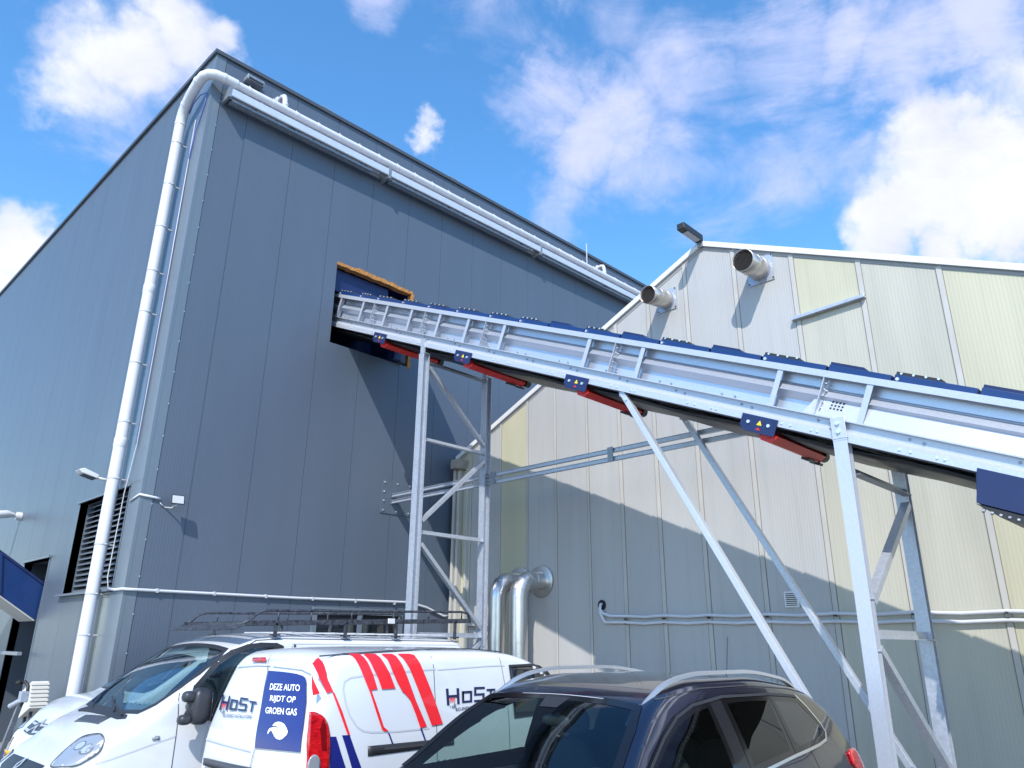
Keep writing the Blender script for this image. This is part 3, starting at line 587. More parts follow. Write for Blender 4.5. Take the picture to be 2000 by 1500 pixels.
# two grey conduits with the cable hole
t=thing('conduit_run','pair of grey conduits running level along the pale wall from a black cable hole','conduit',(BX,8.2,2.4))
part('cable_hole',MB().tube([(BX-.013,8.20,2.52),(BX-.02,8.20,2.52)],.085,20),'dark_hole',t)
for dz,sag in ((0,0),(-.10,.03)):
    zz=2.33+dz
    pts=[(BX+.0,8.20,2.54),(BX-.05,8.20,2.53),(BX-.09,8.19,2.45+dz*.4),(BX-.08,8.13,zz+.05),(BX-.06,8.0-dz,zz+.005),(BX-.05,7.69,zz)]
    for i,y in enumerate((7.3,6.94,6.5,6.14,5.7,5.20,4.7,4.22,3.7,3.24,2.7,2.22,1.7,1.24,.2,-.66)):
        pts.append((BX-.05,y,zz-(.02 if i%2==0 else 0)-.003*i))
    part('conduit',MB().tube(pts,.024,10),'white_cable',t,smooth=True)
mb=MB()
for y in (7.69,6.94,6.14,5.2,4.22,3.24,2.22,1.24): mb.mark().box(BX-.065,BX-.012,y-.02,y+.02,2.20,2.225).box(BX-.08,BX-.012,y-.015,y+.015,2.27,2.29)
part('clip',mb,'blackplastic',t,weld=False)
# bright rail pair crossing in front of the gable
t=thing('cable_rail','long horizontal pair of galvanised rails crossing from the dark wall past the support frame','rail',(8.9,FY,4.6))
for z in (4.67,4.54):
    mb=MB()
    ys_=[FY-.02,9.2,9.12,6.66,6.62,4.0]
    for a,b in ((FY-.02,9.22),(9.18,6.66),(6.62,3.7)): mb.box(8.88,8.94,b,a,z-.032,z-.026).box(8.88,8.94,b,a,z+.026,z+.032).box(8.90,8.908,b,a,z-.026,z+.026)
    part('rail',mb,'galv',t,weld=False)
mb=MB()
for y in (9.2,6.64): mb.mark().box(8.865,8.88,y-.05,y+.05,4.49,4.72)
part('joint_plate',mb,'galv_dull',t,weld=False)
t2=part('wall_plate',MB().box(8.64,9.40,FY-.016,FY-.002,4.30,4.98),'dark_front',t,bevel=.004)
mb=MB()
for x in (8.70,9.02,9.33):
    for z in (4.36,4.92): mb.mark().tube([(x,FY-.016,z),(x,FY-.034,z)],.017,8)
for z in (4.55,4.73): mb.mark().tube([(8.70,FY-.016,z),(8.70,FY-.034,z)],.017,8)
part('bolt',mb,'bolt',t2)
# ------------------------------------------------------------------ white drain pipe
t=thing('drain_pipe','big white pipe running along the roof edge, over the corner and down the side wall','pipe',(3.93,12.9,0))
r=.13; hz=11.98
def hz_(x): return 11.96+(x-4.6)*.022
path=[(3.94,12.93,0),(3.94,12.93,6.0),(3.94,12.93,11.30)]
part('downpipe',MB().tube(path,.095,28,cap=True),'pvc',t,smooth=True,auto=50)
bend=[(3.94,12.93,11.26),(3.94,12.92,11.40),(3.935,12.86,11.52),(3.93,12.76,11.62),(3.92,12.60,11.71),(3.92,12.42,11.80),(3.92,12.26,11.87),(3.94,12.12,11.92),(4.00,12.02,11.945),(4.10,11.96,11.955),(4.25,11.94,11.957),(4.50,11.93,hz_(4.5))]
part('bend',MB().tube(bend,.097,28),'pvc',t,smooth=True,auto=60)
part('roof_pipe',MB().tube([(4.45,11.93,hz_(4.45)),(12,11.93,hz_(12)),(19.0,11.93,hz_(19))],.078,24),'pvc',t,smooth=True,auto=50)
mb=MB()
for z in (10.82,9.9,9.0,8.1,7.3,6.35,5.3,4.35,3.3,2.55,1.95,.95): mb.mark().tube([(3.94,12.93,z-.010),(3.94,12.93,z+.010)],.102,24).bar((4.0,12.90,z),(LX-.002,12.90,z),.02,.02).tube([(3.96,12.84,z),(3.98,12.79,z)],.010,6)
part('clamp',mb,'pvc_ring',t,smooth=True,auto=40)
mb=MB()
for z in (7.75,4.95): mb.mark().tube([(3.94,12.93,z-.08),(3.94,12.93,z-.065),(3.94,12.93,z+.065),(3.94,12.93,z+.08)],[.097,.103,.103,.097],28)
for q,w_ in ((bend[0],(0,0,1)),(bend[3],(0,-.75,.62)),(bend[6],(.1,-.9,.4)),(bend[10],(1,0,0))):
    c=Vector(q); d=Vector(w_).normalized(); mb.mark().tube([c-d*.022,c+d*.022],.104,28)
part('socket',mb,'pvc',t,smooth=True,auto=40)
mb=MB(); x=4.75
while x<18.8:
    mb.mark().tube([(x-.025,11.93,hz_(x)),(x+.02,11.93,hz_(x))],.084,20); mb.tube([(x,11.93,hz_(x)+.08),(x,11.93,hz_(x)+.125)],.010,6).box(x-.010,x+.010,11.95,FY-.003,hz_(x)+.075,hz_(x)+.095); x+=.51
part('ring',mb,'pvc',t,smooth=True,auto=40)
for bx in (5.52,15.98):
    zz=hz_(bx)
    part('branch',MB().tube([(bx,11.93,zz+.05),(bx-.03,11.93,zz+.25),(bx-.04,11.95,zz+.31),(bx-.05,12.02,zz+.33),(bx-.05,FY-.0,zz+.31)],.052,18),'pvc',t,smooth=True,auto=50)
    part('branch_collar',MB().tube([(bx-.004,11.93,zz+.10),(bx-.012,11.93,zz+.14)],.060,18).tube([(bx-.05,FY-.03,zz+.312),(bx-.05,FY-.003,zz+.312)],.09,18),'pvc',t,smooth=True,auto=40)
part('mast',MB().tube([(15.3,12.05,11.9),(15.3,12.05,13.05)],.018,8),'pvc_ring',t)
# aluminium box under the pipe
t=thing('awning_casing','long silver casing under the white pipe along the roof edge, in three lengths','casing',(4.5,11.9,11.6))
seg=[(4.42,9.38),(9.46,14.55),(14.63,19.0)]
for i,(a,b) in enumerate([(4.40,8.05),(8.12,13.05),(13.12,19.0)]):
    za,zb=11.50+(a-4.4)*.021,11.50+(b-4.4)*.021
    mb=MB()
    def sec(x,z): return [(x,11.84,z+.115),(x,11.84,z+.26),(x,11.86,z+.28),(x,12.10,z+.28),(x,12.10,z+.26),(x,11.86,z+.10)]
    A=sec(a,za);B=sec(b,zb); mb.add(A+B,[tuple(range(6)),tuple(range(11,5,-1))]+[(k,(k+1)%6,6+(k+1)%6,6+k) for k in range(6)])
    part('casing_length',mb,'alu',t,bevel=.004)
    mb=MB(); 
    mb.mark().bar((a+.05,11.93,za+.045),(b-.4,11.93,zb+.035),.08,.03); mb.mark().bar((a+.05,12.04,za+.07),(b-.1,12.04,zb+.07),.05,.05)
    part('track',mb,'galv_dull',t,weld=False)
    part('end_bracket',MB().mark().box(b-.01,b+.05,11.83,FY-.004,zb+.03,zb+.30).mark().box(a-.05,a-.002,11.835,FY-.004,za+.06,za+.295),'galv_dull',t,weld=False)
    mb=MB(); x=a+.6
    while x<b-.3: mb.mark().box(x,x+.03,11.86,FY-.004,za+(x-a)*.021+.281,za+(x-a)*.021+.30); x+=1.3
    part('hanger',mb,'galv_dull',t,weld=False)
# small vent box on the parapet
t=tag(part('roof_vent_box',MB().box(4.70,5.06,11.98,FY-.003,12.29,12.41),'galv_dull',None,bevel=.012),'little silver vent box high on the front wall just right of the roof corner','vent')
part('vent_slot',MB().box(4.73,5.03,11.972,11.979,12.30,12.34),'dark_hole',t)
# thin blue cable and conduit beside the downpipe
mb=MB().tube([(4.10,12.62,11.3),(4.10,12.60,8),(4.09,12.60,4.9),(4.08,12.75,4.1),(4.07,12.78,2.8),(4.07,12.66,2.62)],.009,8)
tag(part('thin_conduit',mb,'pvc_ring',None,smooth=True),'thin pale conduit climbing beside the white downpipe','conduit')
mb=MB(); mb.tube([(4.02,12.80,11.50),(4.0,12.58,11.60),(4.02,12.36,11.68),(4.09,12.22,11.70),(4.105,12.30,11.50),(4.10,12.52,11.0),(4.10,12.62,10.4),(4.10,12.66,4.9)],.013,8)
tag(part('blue_cable',mb,mat('blue_cable_sheath',(.10,.15,.42),.4),None,smooth=True),'blue cable looped round the roof corner under the pipe bend','cable')
mb=MB().tube([(4.08,12.66,2.62),(4.09,12.4,2.60),(4.09,12.12,2.60),(4.3,12.12,2.60),(7,12.12,2.60),(9.45,12.12,2.63),(9.9,12.12,2.55),(10.35,12.12,2.40),(10.5,12.1,2.40)],.022,10)
t=tag(part('low_conduit',mb,'white_cable',None,smooth=True),'pale conduit running level low along the dark front wall above the vans','conduit')
mb=MB()
for x in (4.6,5.5,6.4,7.3,8.2,9.1): mb.mark().box(x-.015,x+.015,12.095,FY-.003,2.57,2.632)
part('clip',mb,'pvc_ring',t,weld=False)
# ------------------------------------------------------------------ lamps and camera
t=thing('floodlight','small square floodlight with its conduit on the front wall near the corner','lamp',(4.6,FY,4.0))
part('conduit',MB().tube([(LX-.02,12.5,3.96),(LX-.02,12.14,4.02),(4.35,12.13,4.0),(4.42,12.13,3.99)],.02,8),'white_cable',t,smooth=True)
part('housing',MB().frame((4.62,11.93,3.98),(.21,-.03,0),(.02,.045,.008),(0,.03,.15)),'blackplastic',t,bevel=.008)
part('glass_face',MB().frame((4.615,11.903,3.978),(.17,-.024,0),(.002,.004,.0),(0,.024,.12)),'led',t)
part('bracket',MB().tube([(4.60,11.96,3.90),(4.60,12.06,3.86),(4.52,12.15,3.87)],.012,8).tube([(4.43,12.13,3.93),(4.52,12.15,3.87)],.01,6).tube([(4.61,11.94,3.875),(4.61,11.94,3.90)],.022,8),'pvc_ring',t,smooth=True)
t=thing('wall_luminaire','flat pale outdoor lamp on an arm behind the white downpipe on the side wall','lamp',(LX,13.44,4.45))
part('lamp_head',MB().prism([(3.52,13.32,4.50),(3.60,13.32,4.535),(3.84,13.32,4.45),(3.82,13.32,4.39),(3.57,13.32,4.45)],(0,.24,0)),'trim_white',t,bevel=.012)
part('glass_face',MB().prism([(3.60,13.34,4.438),(3.80,13.34,4.389),(3.80,13.34,4.384),(3.60,13.34,4.432)],(0,.20,0)),'greyplastic',t)
part('arm',MB().tube([(3.82,13.44,4.42),(3.95,13.44,4.41),(LX-.002,13.44,4.40)],.024,10),'trim_white',t,smooth=True)
t=thing('security_camera','small white security camera on the side wall above the blue conveyor','camera',(LX,19.2,4.4))
part('mount',MB().tube([(LX-.002,19.2,4.42),(LX-.10,19.2,4.42)],.09,16).tube([(LX-.10,19.2,4.42),(LX-.2,19.15,4.42)],.04,12),'trim_white',t,smooth=True,auto=40)
part('camera_body',MB().tube([(LX-.15,19.15,4.43),(LX-.30,19.12,4.43),(LX-.62,19.0,4.36),(LX-.64,18.99,4.355)],[.04,.085,.085,.07],16),'trim_white',t,smooth=True,auto=40)
# ------------------------------------------------------------------ blue chute at the left edge
t=thing('blue_conveyor','blue box conveyor sloping down from the left edge into the side wall bay','conveyor',(2.5,16.8,0))
def cz(x): return 2.89+(4.1-x)*.65
def cpt(x,h,y): return (x,y,cz(x)-h)
mb=MB().mark().prism([cpt(4.15,.03,16.42),cpt(.4,.03,16.42),cpt(.4,.67,16.42),cpt(4.12,.67,16.42)],(0,.04,0)).mark().prism([cpt(4.15,.03,17.36),cpt(.4,.03,17.36),cpt(.4,.67,17.36),cpt(4.12,.67,17.36)],(0,.04,0))
part('side_panel',mb,'blue',t)
part('top_rim',MB().prism([cpt(4.17,-.02,16.39),cpt(.35,-.02,16.39),cpt(.35,.028,16.39),cpt(4.17,.028,16.39)],(0,1.04,0)),'navy',t)
part('belly',MB().prism([cpt(4.10,.675,16.40),cpt(.4,.675,16.40),cpt(.4,.70,16.40),cpt(4.09,.70,16.40)],(0,1.02,0)),'batten',t)
part('side_rib',MB().mark().prism([cpt(3.36,.03,16.38),cpt(3.24,.03,16.38),cpt(3.36,.64,16.38),cpt(3.48,.64,16.38)],(0,.038,0)).mark().prism([cpt(1.8,.03,16.38),cpt(1.68,.03,16.38),cpt(1.80,.64,16.38),cpt(1.92,.64,16.38)],(0,.038,0)),'blue',t)
part('support_leg',MB().mark().box(1.0,1.1,16.44,16.54,0,cz(1.05)-.70).mark().box(1.0,1.1,17.24,17.34,0,cz(1.05)-.70),'navy',t)
# ------------------------------------------------------------------ odds and ends at the bottom left
t=thing('ribbed_box','cream ribbed metal box on a trolley behind the small white van','box',(3.72,14.0,0))
mb=MB()
R_=Matrix.Rotation(math.radians(-20),3,'X')
def rp(x,y,z): return Vector((3.72,14.0,1.0))+R_@Vector((x,y,z))
prof=[]
for i in range(9): prof+= [(-.02 if i%2 else .02, -.30+.6*i/8)]
pts=[rp(a-.10,b,.17) for a,b in prof]; 
mb.prism([rp(-.12,-.25,-.2),rp(.12,-.25,-.2),rp(.12,-.25,.2),rp(-.12,-.25,.2)],R_@Vector((0,.5,0)))
part('box_shell',mb,mat('cream_metal',(.60,.58,.53),.5),t,bevel=.01)
mb=MB()
for i in range(6): mb.frame(rp(0,-.256,-.15+i*.06),(.245,0,0),R_@Vector((0,.022,0)),R_@Vector((0,0,.030)))
part('rib',mb,mat('cream_metal_rib',(.52,.50,.45),.5),t,weld=False)
part('stand',MB().mark().box(3.66,3.70,13.85,13.89,0,.85).mark().box(3.66,3.70,14.1,14.14,0,.80).mark().box(3.78,3.82,13.85,13.89,0,.85),'worn',t,weld=False)
t=thing('standpipe','tall grey steel post with a black curved hose at its top','post',(3.2,12.8,0))
part('post',MB().bar((3.17,13.2,.02),(3.22,12.62,1.16),.06,.05),'galv_dull',t)
part('hose',MB().tube([(3.2,12.95,.6),(3.22,12.7,1.0),(3.25,12.58,1.15),(3.25,12.62,1.27),(3.22,12.68,1.32),(3.17,12.72,1.31)],.022,10),'black',t,smooth=True)
part('nozzle',MB().tube([(3.18,12.71,1.315),(3.14,12.75,1.30)],.035,12),'black',t,smooth=True,auto=40)
part('valve',MB().box(3.17,3.27,12.56,12.68,1.06,1.20).tube([(3.12,12.8,1.0),(3.2,12.66,1.08)],.035,10),'galv',t,bevel=.006,weld=False)
t=thing('warning_post','yellow post at the bottom left corner beside the small white van','post',(2.35,13.3,0))
part('post',MB().tube([(2.26,13.2,0),(2.26,13.2,1.0),(2.27,13.2,1.06)],[.07,.07,.04],16),'yellow',t,smooth=True,auto=40)
part('band',MB().tube([(2.26,13.2,.7),(2.26,13.2,.8)],.073,16),'blackplastic',t)
# ------------------------------------------------------------------ inclined belt conveyor
NX,FX=7.35,8.80
TH=math.atan(.4277); CA=math.cos(TH)
def zt(y): return 3.405+.4277*y
AX=Vector((0,math.cos(TH),math.sin(TH))); NN=Vector((0,-math.sin(TH),math.cos(TH)))
def cp(x,y,h): # point on the conveyor at station y, offset h (vertical measure) square to the slope
    return Vector((x,y,zt(y)))+NN*(h*CA)
Y0,Y1=13.4,-3.0
cv=thing('belt_conveyor','long galvanised belt conveyor with blue lids climbing into the hole in the wall','conveyor',(8.07,2.67,0))
def strip(profile,ya,yb,side=1):
    """extrude an open (d,h) profile along the conveyor; d measured inward from the outer face"""
    mb=MB(); vs=[]
    for y in (ya,yb):
        for d,h in profile: vs.append(cp(NX+d if side==1 else FX-d,y,h))
    n=len(profile); mb.add(vs,[(i,i+1,n+i+1,n+i) for i in range(n-1)]); return mb
for s in (1,-1):
    part('top_rail',strip([(.11,-.075),(.11,0),(0,0),(0,-.075),(.012,-.075)],Y0,Y1,s),'galv_bright',cv,solid=.006,weld=False)
    part('side_panel',strip([(.13,-.004),(.13,-.175),(.045,-.285),(.13,-.365),(.13,-.505)],Y0,Y1,s),'galv_sheet',cv,solid=.004,weld=False)
    part('bottom_rail',strip([(.12,-.51),(0,-.51),(0,-.522),(.05,-.528),(.05,-.615),(.004,-.655),(0,-.735),(.14,-.74)],Y0,Y1,s),'galv_bright',cv,solid=.006,weld=False)
# smooth guard plate on the lower stretch with a square of punched holes
gy=2.74
mb=MB(); mb.add([cp(NX+.118,gy,-.19),cp(NX+.118,Y1,-.19),cp(NX+.028,Y1,-.507),cp(NX+.028,gy+.1,-.507)],[(0,1,2,3)])
part('guard_plate',mb,'galv_bright',cv,solid=.004,weld=False)
mb=MB()
for i in range(4):
    for j in range(4):
        y=2.55-(j-1.5)*.034; h=-.345-(i-1.5)*.038; t_=(-.19-h)/.317
        c=cp(NX+.118-.09*t_-.004,y,h); ny=AX*.019; nz=(cp(0,y,h)-cp(.09/.317,y,h+1)).normalized()
        dirv=(cp(NX+.028,y,-.507)-cp(NX+.118,y,-.19)).normalized()
        mb.frame(c,ny,dirv*.019,dirv.cross(AX)*.006)
part('vent_hole',mb,'dark_hole',cv,weld=False)
# ribs: angle stiffeners, paired around each joint
wide=[13.0,12.25,11.42,10.61,9.85,9.05,8.32,7.49,5.85,5.0,3.27,2.39,.72,-.15,-1.8,-2.6]; thin=[11.04,9.46,7.91,5.42,2.82,.28,-2.2]
wsrc=None
for s,X in ((1,NX),(-1,FX)):
    for y in [q-.10 for q in wide]:
        mb=MB(); d=1 if s==1 else -1
        c0=cp(X+d*.012,y,-.078); c1=cp(X+d*.012,y,-.508)
        mb.bar(c0,c1,.006,.062,up=AX).bar(c0+Vector((d*.05,0,0))+AX*.028,c1+Vector((d*.05,0,0))+AX*.028,.10,.006,up=AX)
        part('rib',mb,'galv_bright',cv,weld=False)
    if s==1:
        for y in [q-.10 for q in thin]:
            mb=MB(); mb.bar(cp(X+.05,y,-.08),cp(X+.05,y,-.508),.10,.010,up=AX)
            for k in range(5): mb.tube([cp(X+.012+.0,y-.03,-.14-k*.07),cp(X+.12,y-.03,-.14-k*.07)],.009,6)
            part('joint_plate',mb,'galv_bright',cv,weld=False)
# bolts and slotted holes in the lower rail
mb=MB(); y=12.0; k=0
while y>-2.8:
    for dy,h in ((0,-.475),(.16,-.475),(.3,-.56),(.42,-.575)):
        if h<-.52: mb.tube([cp(NX+.052,y-dy,h),cp(NX+.04,y-dy,h)],.014,8)
        elif y>3.0: mb.tube([cp(NX+.132,y-dy,h),cp(NX+.118,y-dy,h)],.014,8)
    y-=.82
part('bolt_hole',mb,'galv_dull',cv,weld=False)
mb=MB(); y=11.8
while y>-2.8:
    for dy in (0,.09,.30,.36): mb.mark().tube([cp(NX+.002,y-dy,-.69),cp(NX-.01,y-dy,-.69)],.011,8)
    y-=1.1
part('bolt',mb,'bolt',cv,weld=False)
# carrying deck, return belt and the idlers between
mb=MB(); mb.prism([cp(NX+.135,Y0,-.30),cp(NX+.135,Y1,-.30),cp(NX+.135,Y1,-.325),cp(NX+.135,Y0,-.325)],(FX-NX-.27,0,0))
part('carrying_belt',mb,'black',cv)
mb=MB(); mb.prism([cp(NX+.14,Y0,-.56),cp(NX+.14,Y1,-.56),cp(NX+.14,Y1,-.568),cp(NX+.14,Y0,-.568)],(FX-NX-.28,0,0))
part('under_tray',mb,'galv_dull',cv)
mb=MB(); ys_=[Y0]+[12.4-.35*i for i in range(44)]
vs=[];
for i,y in enumerate(ys_):
    sag=-.785-.014*math.sin(i*1.35)
    for x,dh in ((NX+.10,0),(NX+.35,-.012),(NX+.72,-.02),(FX-.35,-.012),(FX-.10,0)): vs.append(cp(x,y,sag+dh))
mb.add(vs,[(i*5+j,i*5+j+1,(i+1)*5+j+1,(i+1)*5+j) for i in range(len(ys_)-1) for j in range(4)])
part('return_belt',mb,'black',cv,solid=.016,smooth=True)
mb=MB()
for i,y in enumerate([11.9-.82*i for i in range(18)]):
    mb.mark().bar(cp(NX+.02,y,-.70),cp(FX-.02,y,-.70),.05,.05,up=NN)
part('cross_member',mb,'galv_dull',cv,weld=False)
mb=MB()
for y in (12.2,9.6,7.0,4.4,1.8): mb.mark().bar(cp(NX+.10,y,-.66),cp(FX-.10,y-2.4,-.66),.06,.008,up=NN)
part('wind_brace',mb,'galv',cv,weld=False)
# blue lids: raised end with a bolted hinge strip, alternating with plain ones
lids=[12.95,12.34,11.56,10.95,10.15,9.39,8.62,7.82,7.16,6.56,5.91,5.31,4.72,4.04,3.42,2.73,2.13,1.44,.80,.15,-.5,-1.15,-1.8,-2.4,-3.0]
for i,(a,b) in enumerate(zip(lids[:-1],lids[1:])):
    a-=.012; L_=a-b; m_=a-L_*.62; bolted=(i<9) or (i%2==0)
    lid=part('lid',MB().prism([cp(NX+.035,a,0.002),cp(NX+.035,a,.082),cp(NX+.035,b+.012,.066),cp(NX+.035,b+.012,.002)],(FX-NX-.07,0,0)),'blue',cv,bevel=.006)
    part('hinge_cover',MB().prism([cp(NX+.05,a-.004,.078),cp(NX+.05,a-.004,.116),cp(NX+.05,m_+.05,.106),cp(NX+.05,m_,.074)],(.22,0,0)),'blackplastic' if bolted else 'navy',lid)
    if bolted:
        mb=MB()
        for k in range(4): 
            c=cp(NX+.048,a-.05-k*L_*.15,.098); mb.mark().tube([c,c+Vector((-.014,0,0))],.012,8)
        c=cp(NX+.033,a-.035,.03); mb.mark().tube([c,c+Vector((-.02,0,0))],.017,8)
        part('bolt',mb,'bolt',lid)
# red return rollers with their blue side plates
for i,y in enumerate((10.577-.27,8.226-.27,5.899-.27,3.376-.27)):
    h=-.695
    rr=part('roller_guard',MB().tube([cp(NX+.03,y+.03,h-.145),cp(FX-.12,y+.03,h-.145)],.058,14).prism([cp(NX+.04,y+.13,h-.15),cp(NX+.04,y-.09,h-.15),cp(NX+.04,y-.04,h-.24),cp(NX+.04,y+.08,h-.23)],(FX-NX-.22,0,0)),'red',cv,smooth=True,auto=35,weld=False)
    mp=part('side_plate',MB().prism([cp(NX-.016,y+.32,h+.03),cp(NX-.016,y-.07,h+.03),cp(NX-.016,y-.07,h-.17),cp(NX-.016,y+.26,h-.17),cp(NX-.016,y+.32,h-.11)],(.010,0,0)),'navy',rr,bevel=.002)
    mb=MB()
    for dy in (.23,.01): mb.mark(); c=cp(NX-.016,y+dy,h-.06); mb.tube([c,c+Vector((-.016,0,0))],.019,8)
    part('bolt',mb,'bolt',rr)
    c=cp(NX-.019,y+.11,h-.055); part('warning_triangle',MB().prism([c+AX*.03-NN*.02,c-AX*.03-NN*.02,c+NN*.032],(-.002,0,0)),'warn',rr)
    part('red_tick',MB().prism([c+AX*.03-NN*.075,c-AX*.03-NN*.075,c-NN*.045],(-.002,0,0)),'red',rr)
    part('end_bracket',MB().mark().tube([cp(FX-.12,y,h-.145),cp(FX-.02,y,h-.145)],.07,12).mark().frame(cp(FX-.20,y-.01,h-.26),(.10,0,0),AX*.12,NN*.03).mark().frame(cp(FX-.42,y-.01,h-.255),(.16,0,0),AX*.10,NN*.03),'black',rr,weld=False)
# blue tail box hanging under the near end
mb=MB(); a,b=1.30,-1.0
mb.prism([cp(NX-.012,a,-.70),cp(NX-.012,b,-.70),cp(NX-.012,b,-1.02),cp(NX-.012,a-.06,-1.02)],(.012,0,0))
mb.prism([cp(FX+.0,a,-.70),cp(FX+.0,b,-.70),cp(FX+.0,b,-1.02),cp(FX+.0,a-.06,-1.02)],(.012,0,0))
mb.prism([cp(NX,a,-.75),cp(FX,a,-.75),cp(FX,a-.06,-1.02),cp(NX,a-.06,-1.02)],(0,-.01,0))
tb=part('tail_box',mb,'navy',cv,weld=False)
part('belly_screen',MB().prism([cp(NX+.0,a-.05,-1.03),cp(NX+.0,b,-1.03),cp(NX+.0,b,-1.10),cp(NX+.0,a-.25,-1.10)],(FX-NX,0,0)),'blackplastic',tb)
mb=MB()
for k in range(26): mb.bar(cp(NX+.02,a-.12-k*.06,-1.055),cp(NX-.004,a-.12-k*.06,-1.09),.02,.02,up=AX)
part('screen_wire',mb,'galv_dull',tb,weld=False)
mb=MB().prism([cp(NX-.02,Y1+.5,-.75),cp(FX+.02,Y1+.5,-.75),(FX+.3,Y1+.6,0),(NX-.3,Y1+.6,0)],(0,-1.4,0))
part('feed_hopper',mb,'navy',cv)
# ------------------------------------------------------------------ support frames
def joint(mb,p,n): mb.tube([p,p+Vector(n)*.02],.02,8)
Y=9.40
t=thing('support_frame','narrow galvanised steel trestle carrying the conveyor close to the dark wall','frame',(8.07,Y,0),'galvanised conveyor trestles')
for x in (7.39,8.87):
    zt_=6.55 if x<8 else 6.50
    lg=part('leg',MB().hbeam((x,Y,0),(x,Y,zt_),.13,.135,.009,.007,up=(0,1,0)),'galv',t,weld=False)
    part('head_plate',MB().box(x-.055,x-.02,Y-.05,Y+.05,zt_-.05,zt(Y)-.60).box(x-.07,x+.07,Y-.075,Y+.075,zt_,zt_+.012),'galv',lg,bevel=.003,weld=False)
    part('foot_plate',MB().box(x-.15,x+.15,Y-.14,Y+.14,0.002,.02),'galv',lg)
for z,m_ in ((6.42,'galv_dull'),(5.06,'galv'),(3.54,'galv'),(2.0,'galv')):
    part('crossbar',MB().angle((7.455,Y-.02,z),(8.805,Y-.02,z),.070,.008,up=(0,0,1)),m_,t,weld=False)
for a,b in (((7.47,6.33),(8.80,5.20)),((8.80,4.92),(7.47,3.72)),((7.47,3.36),(8.80,2.12)),((8.80,1.9),(7.47,.6))):
    part('brace',MB().bar((a[0],Y-.03,a[1]),(b[0],Y-.03,b[1]),.06,.075,up=(0,1,0)),'galv',t,weld=False)
Y=2.67
t=thing('support_frame','wide galvanised steel trestle with long slanting struts, nearest the camera','frame',(8.07,Y,0),'galvanised conveyor trestles')
for x in (7.38,8.98):
    zt_=3.83
    lg=part('leg',MB().hbeam((x,Y,0),(x,Y,zt_),.105,.135,.010,.008,up=(0,1,0)) ,'galv_bright' if x<8 else 'galv',t,weld=False)
    part('head_plate',MB().box(x-.055,x-.038,Y-.07,Y+.07,zt_-.02,zt(Y)-.50 if x<8 else zt(Y)-.62).box(x-.06,x+.06,Y-.075,Y+.075,zt_+.0,zt_+.014),'galv_bright',lg,bevel=.003,weld=False)
    mb=MB()
    for z in (3.90,zt(Y)-.56): mb.mark(); joint(mb,Vector((x-.056,Y,z)),(-1,0,0))
    part('bolt',mb,'bolt',lg)
    part('foot_plate',MB().box(x-.17,x+.17,Y-.16,Y+.16,0.002,.022),'galv',lg)
for z,m_ in ((3.52,'galv_dull'),(2.0,'galv'),(.35,'galv')):
    part('crossbar',MB().angle((7.435,Y-.02,z),(8.925,Y-.02,z),.085,.008),m_,t,weld=False)
for a,b in (((8.93,3.38),(7.43,2.28)),((7.43,1.88),(8.93,.70))):
    part('brace',MB().bar((a[0],Y-.03,a[1]),(b[0],Y-.03,b[1]),.07,.09,up=(0,1,0)),'galv',t,weld=False)
for x,top in ((7.42,(5.32,4.94)),(8.80,(5.30,4.93))):
    s_=part('strut',MB().bar((x,top[0],top[1]),(x,2.80,.45),.07,.085,up=(1,0,0)),'galv_bright' if x<8 else 'galv',t,bevel=.004)
    part('strut_lug',MB().box(x-.012,x+.012,top[0]-.05,top[0]+.05,top[1]-.05,top[1]+.22),'galv',s_)
    mb=MB().mark(); joint(mb,Vector((x-.037,top[0]-.08,top[1]-.12)),(-1,0,0)); mb.mark(); joint(mb,Vector((x-.012,top[0],top[1]+.06)),(-1,0,0)); part('bolt',mb,'bolt',s_)
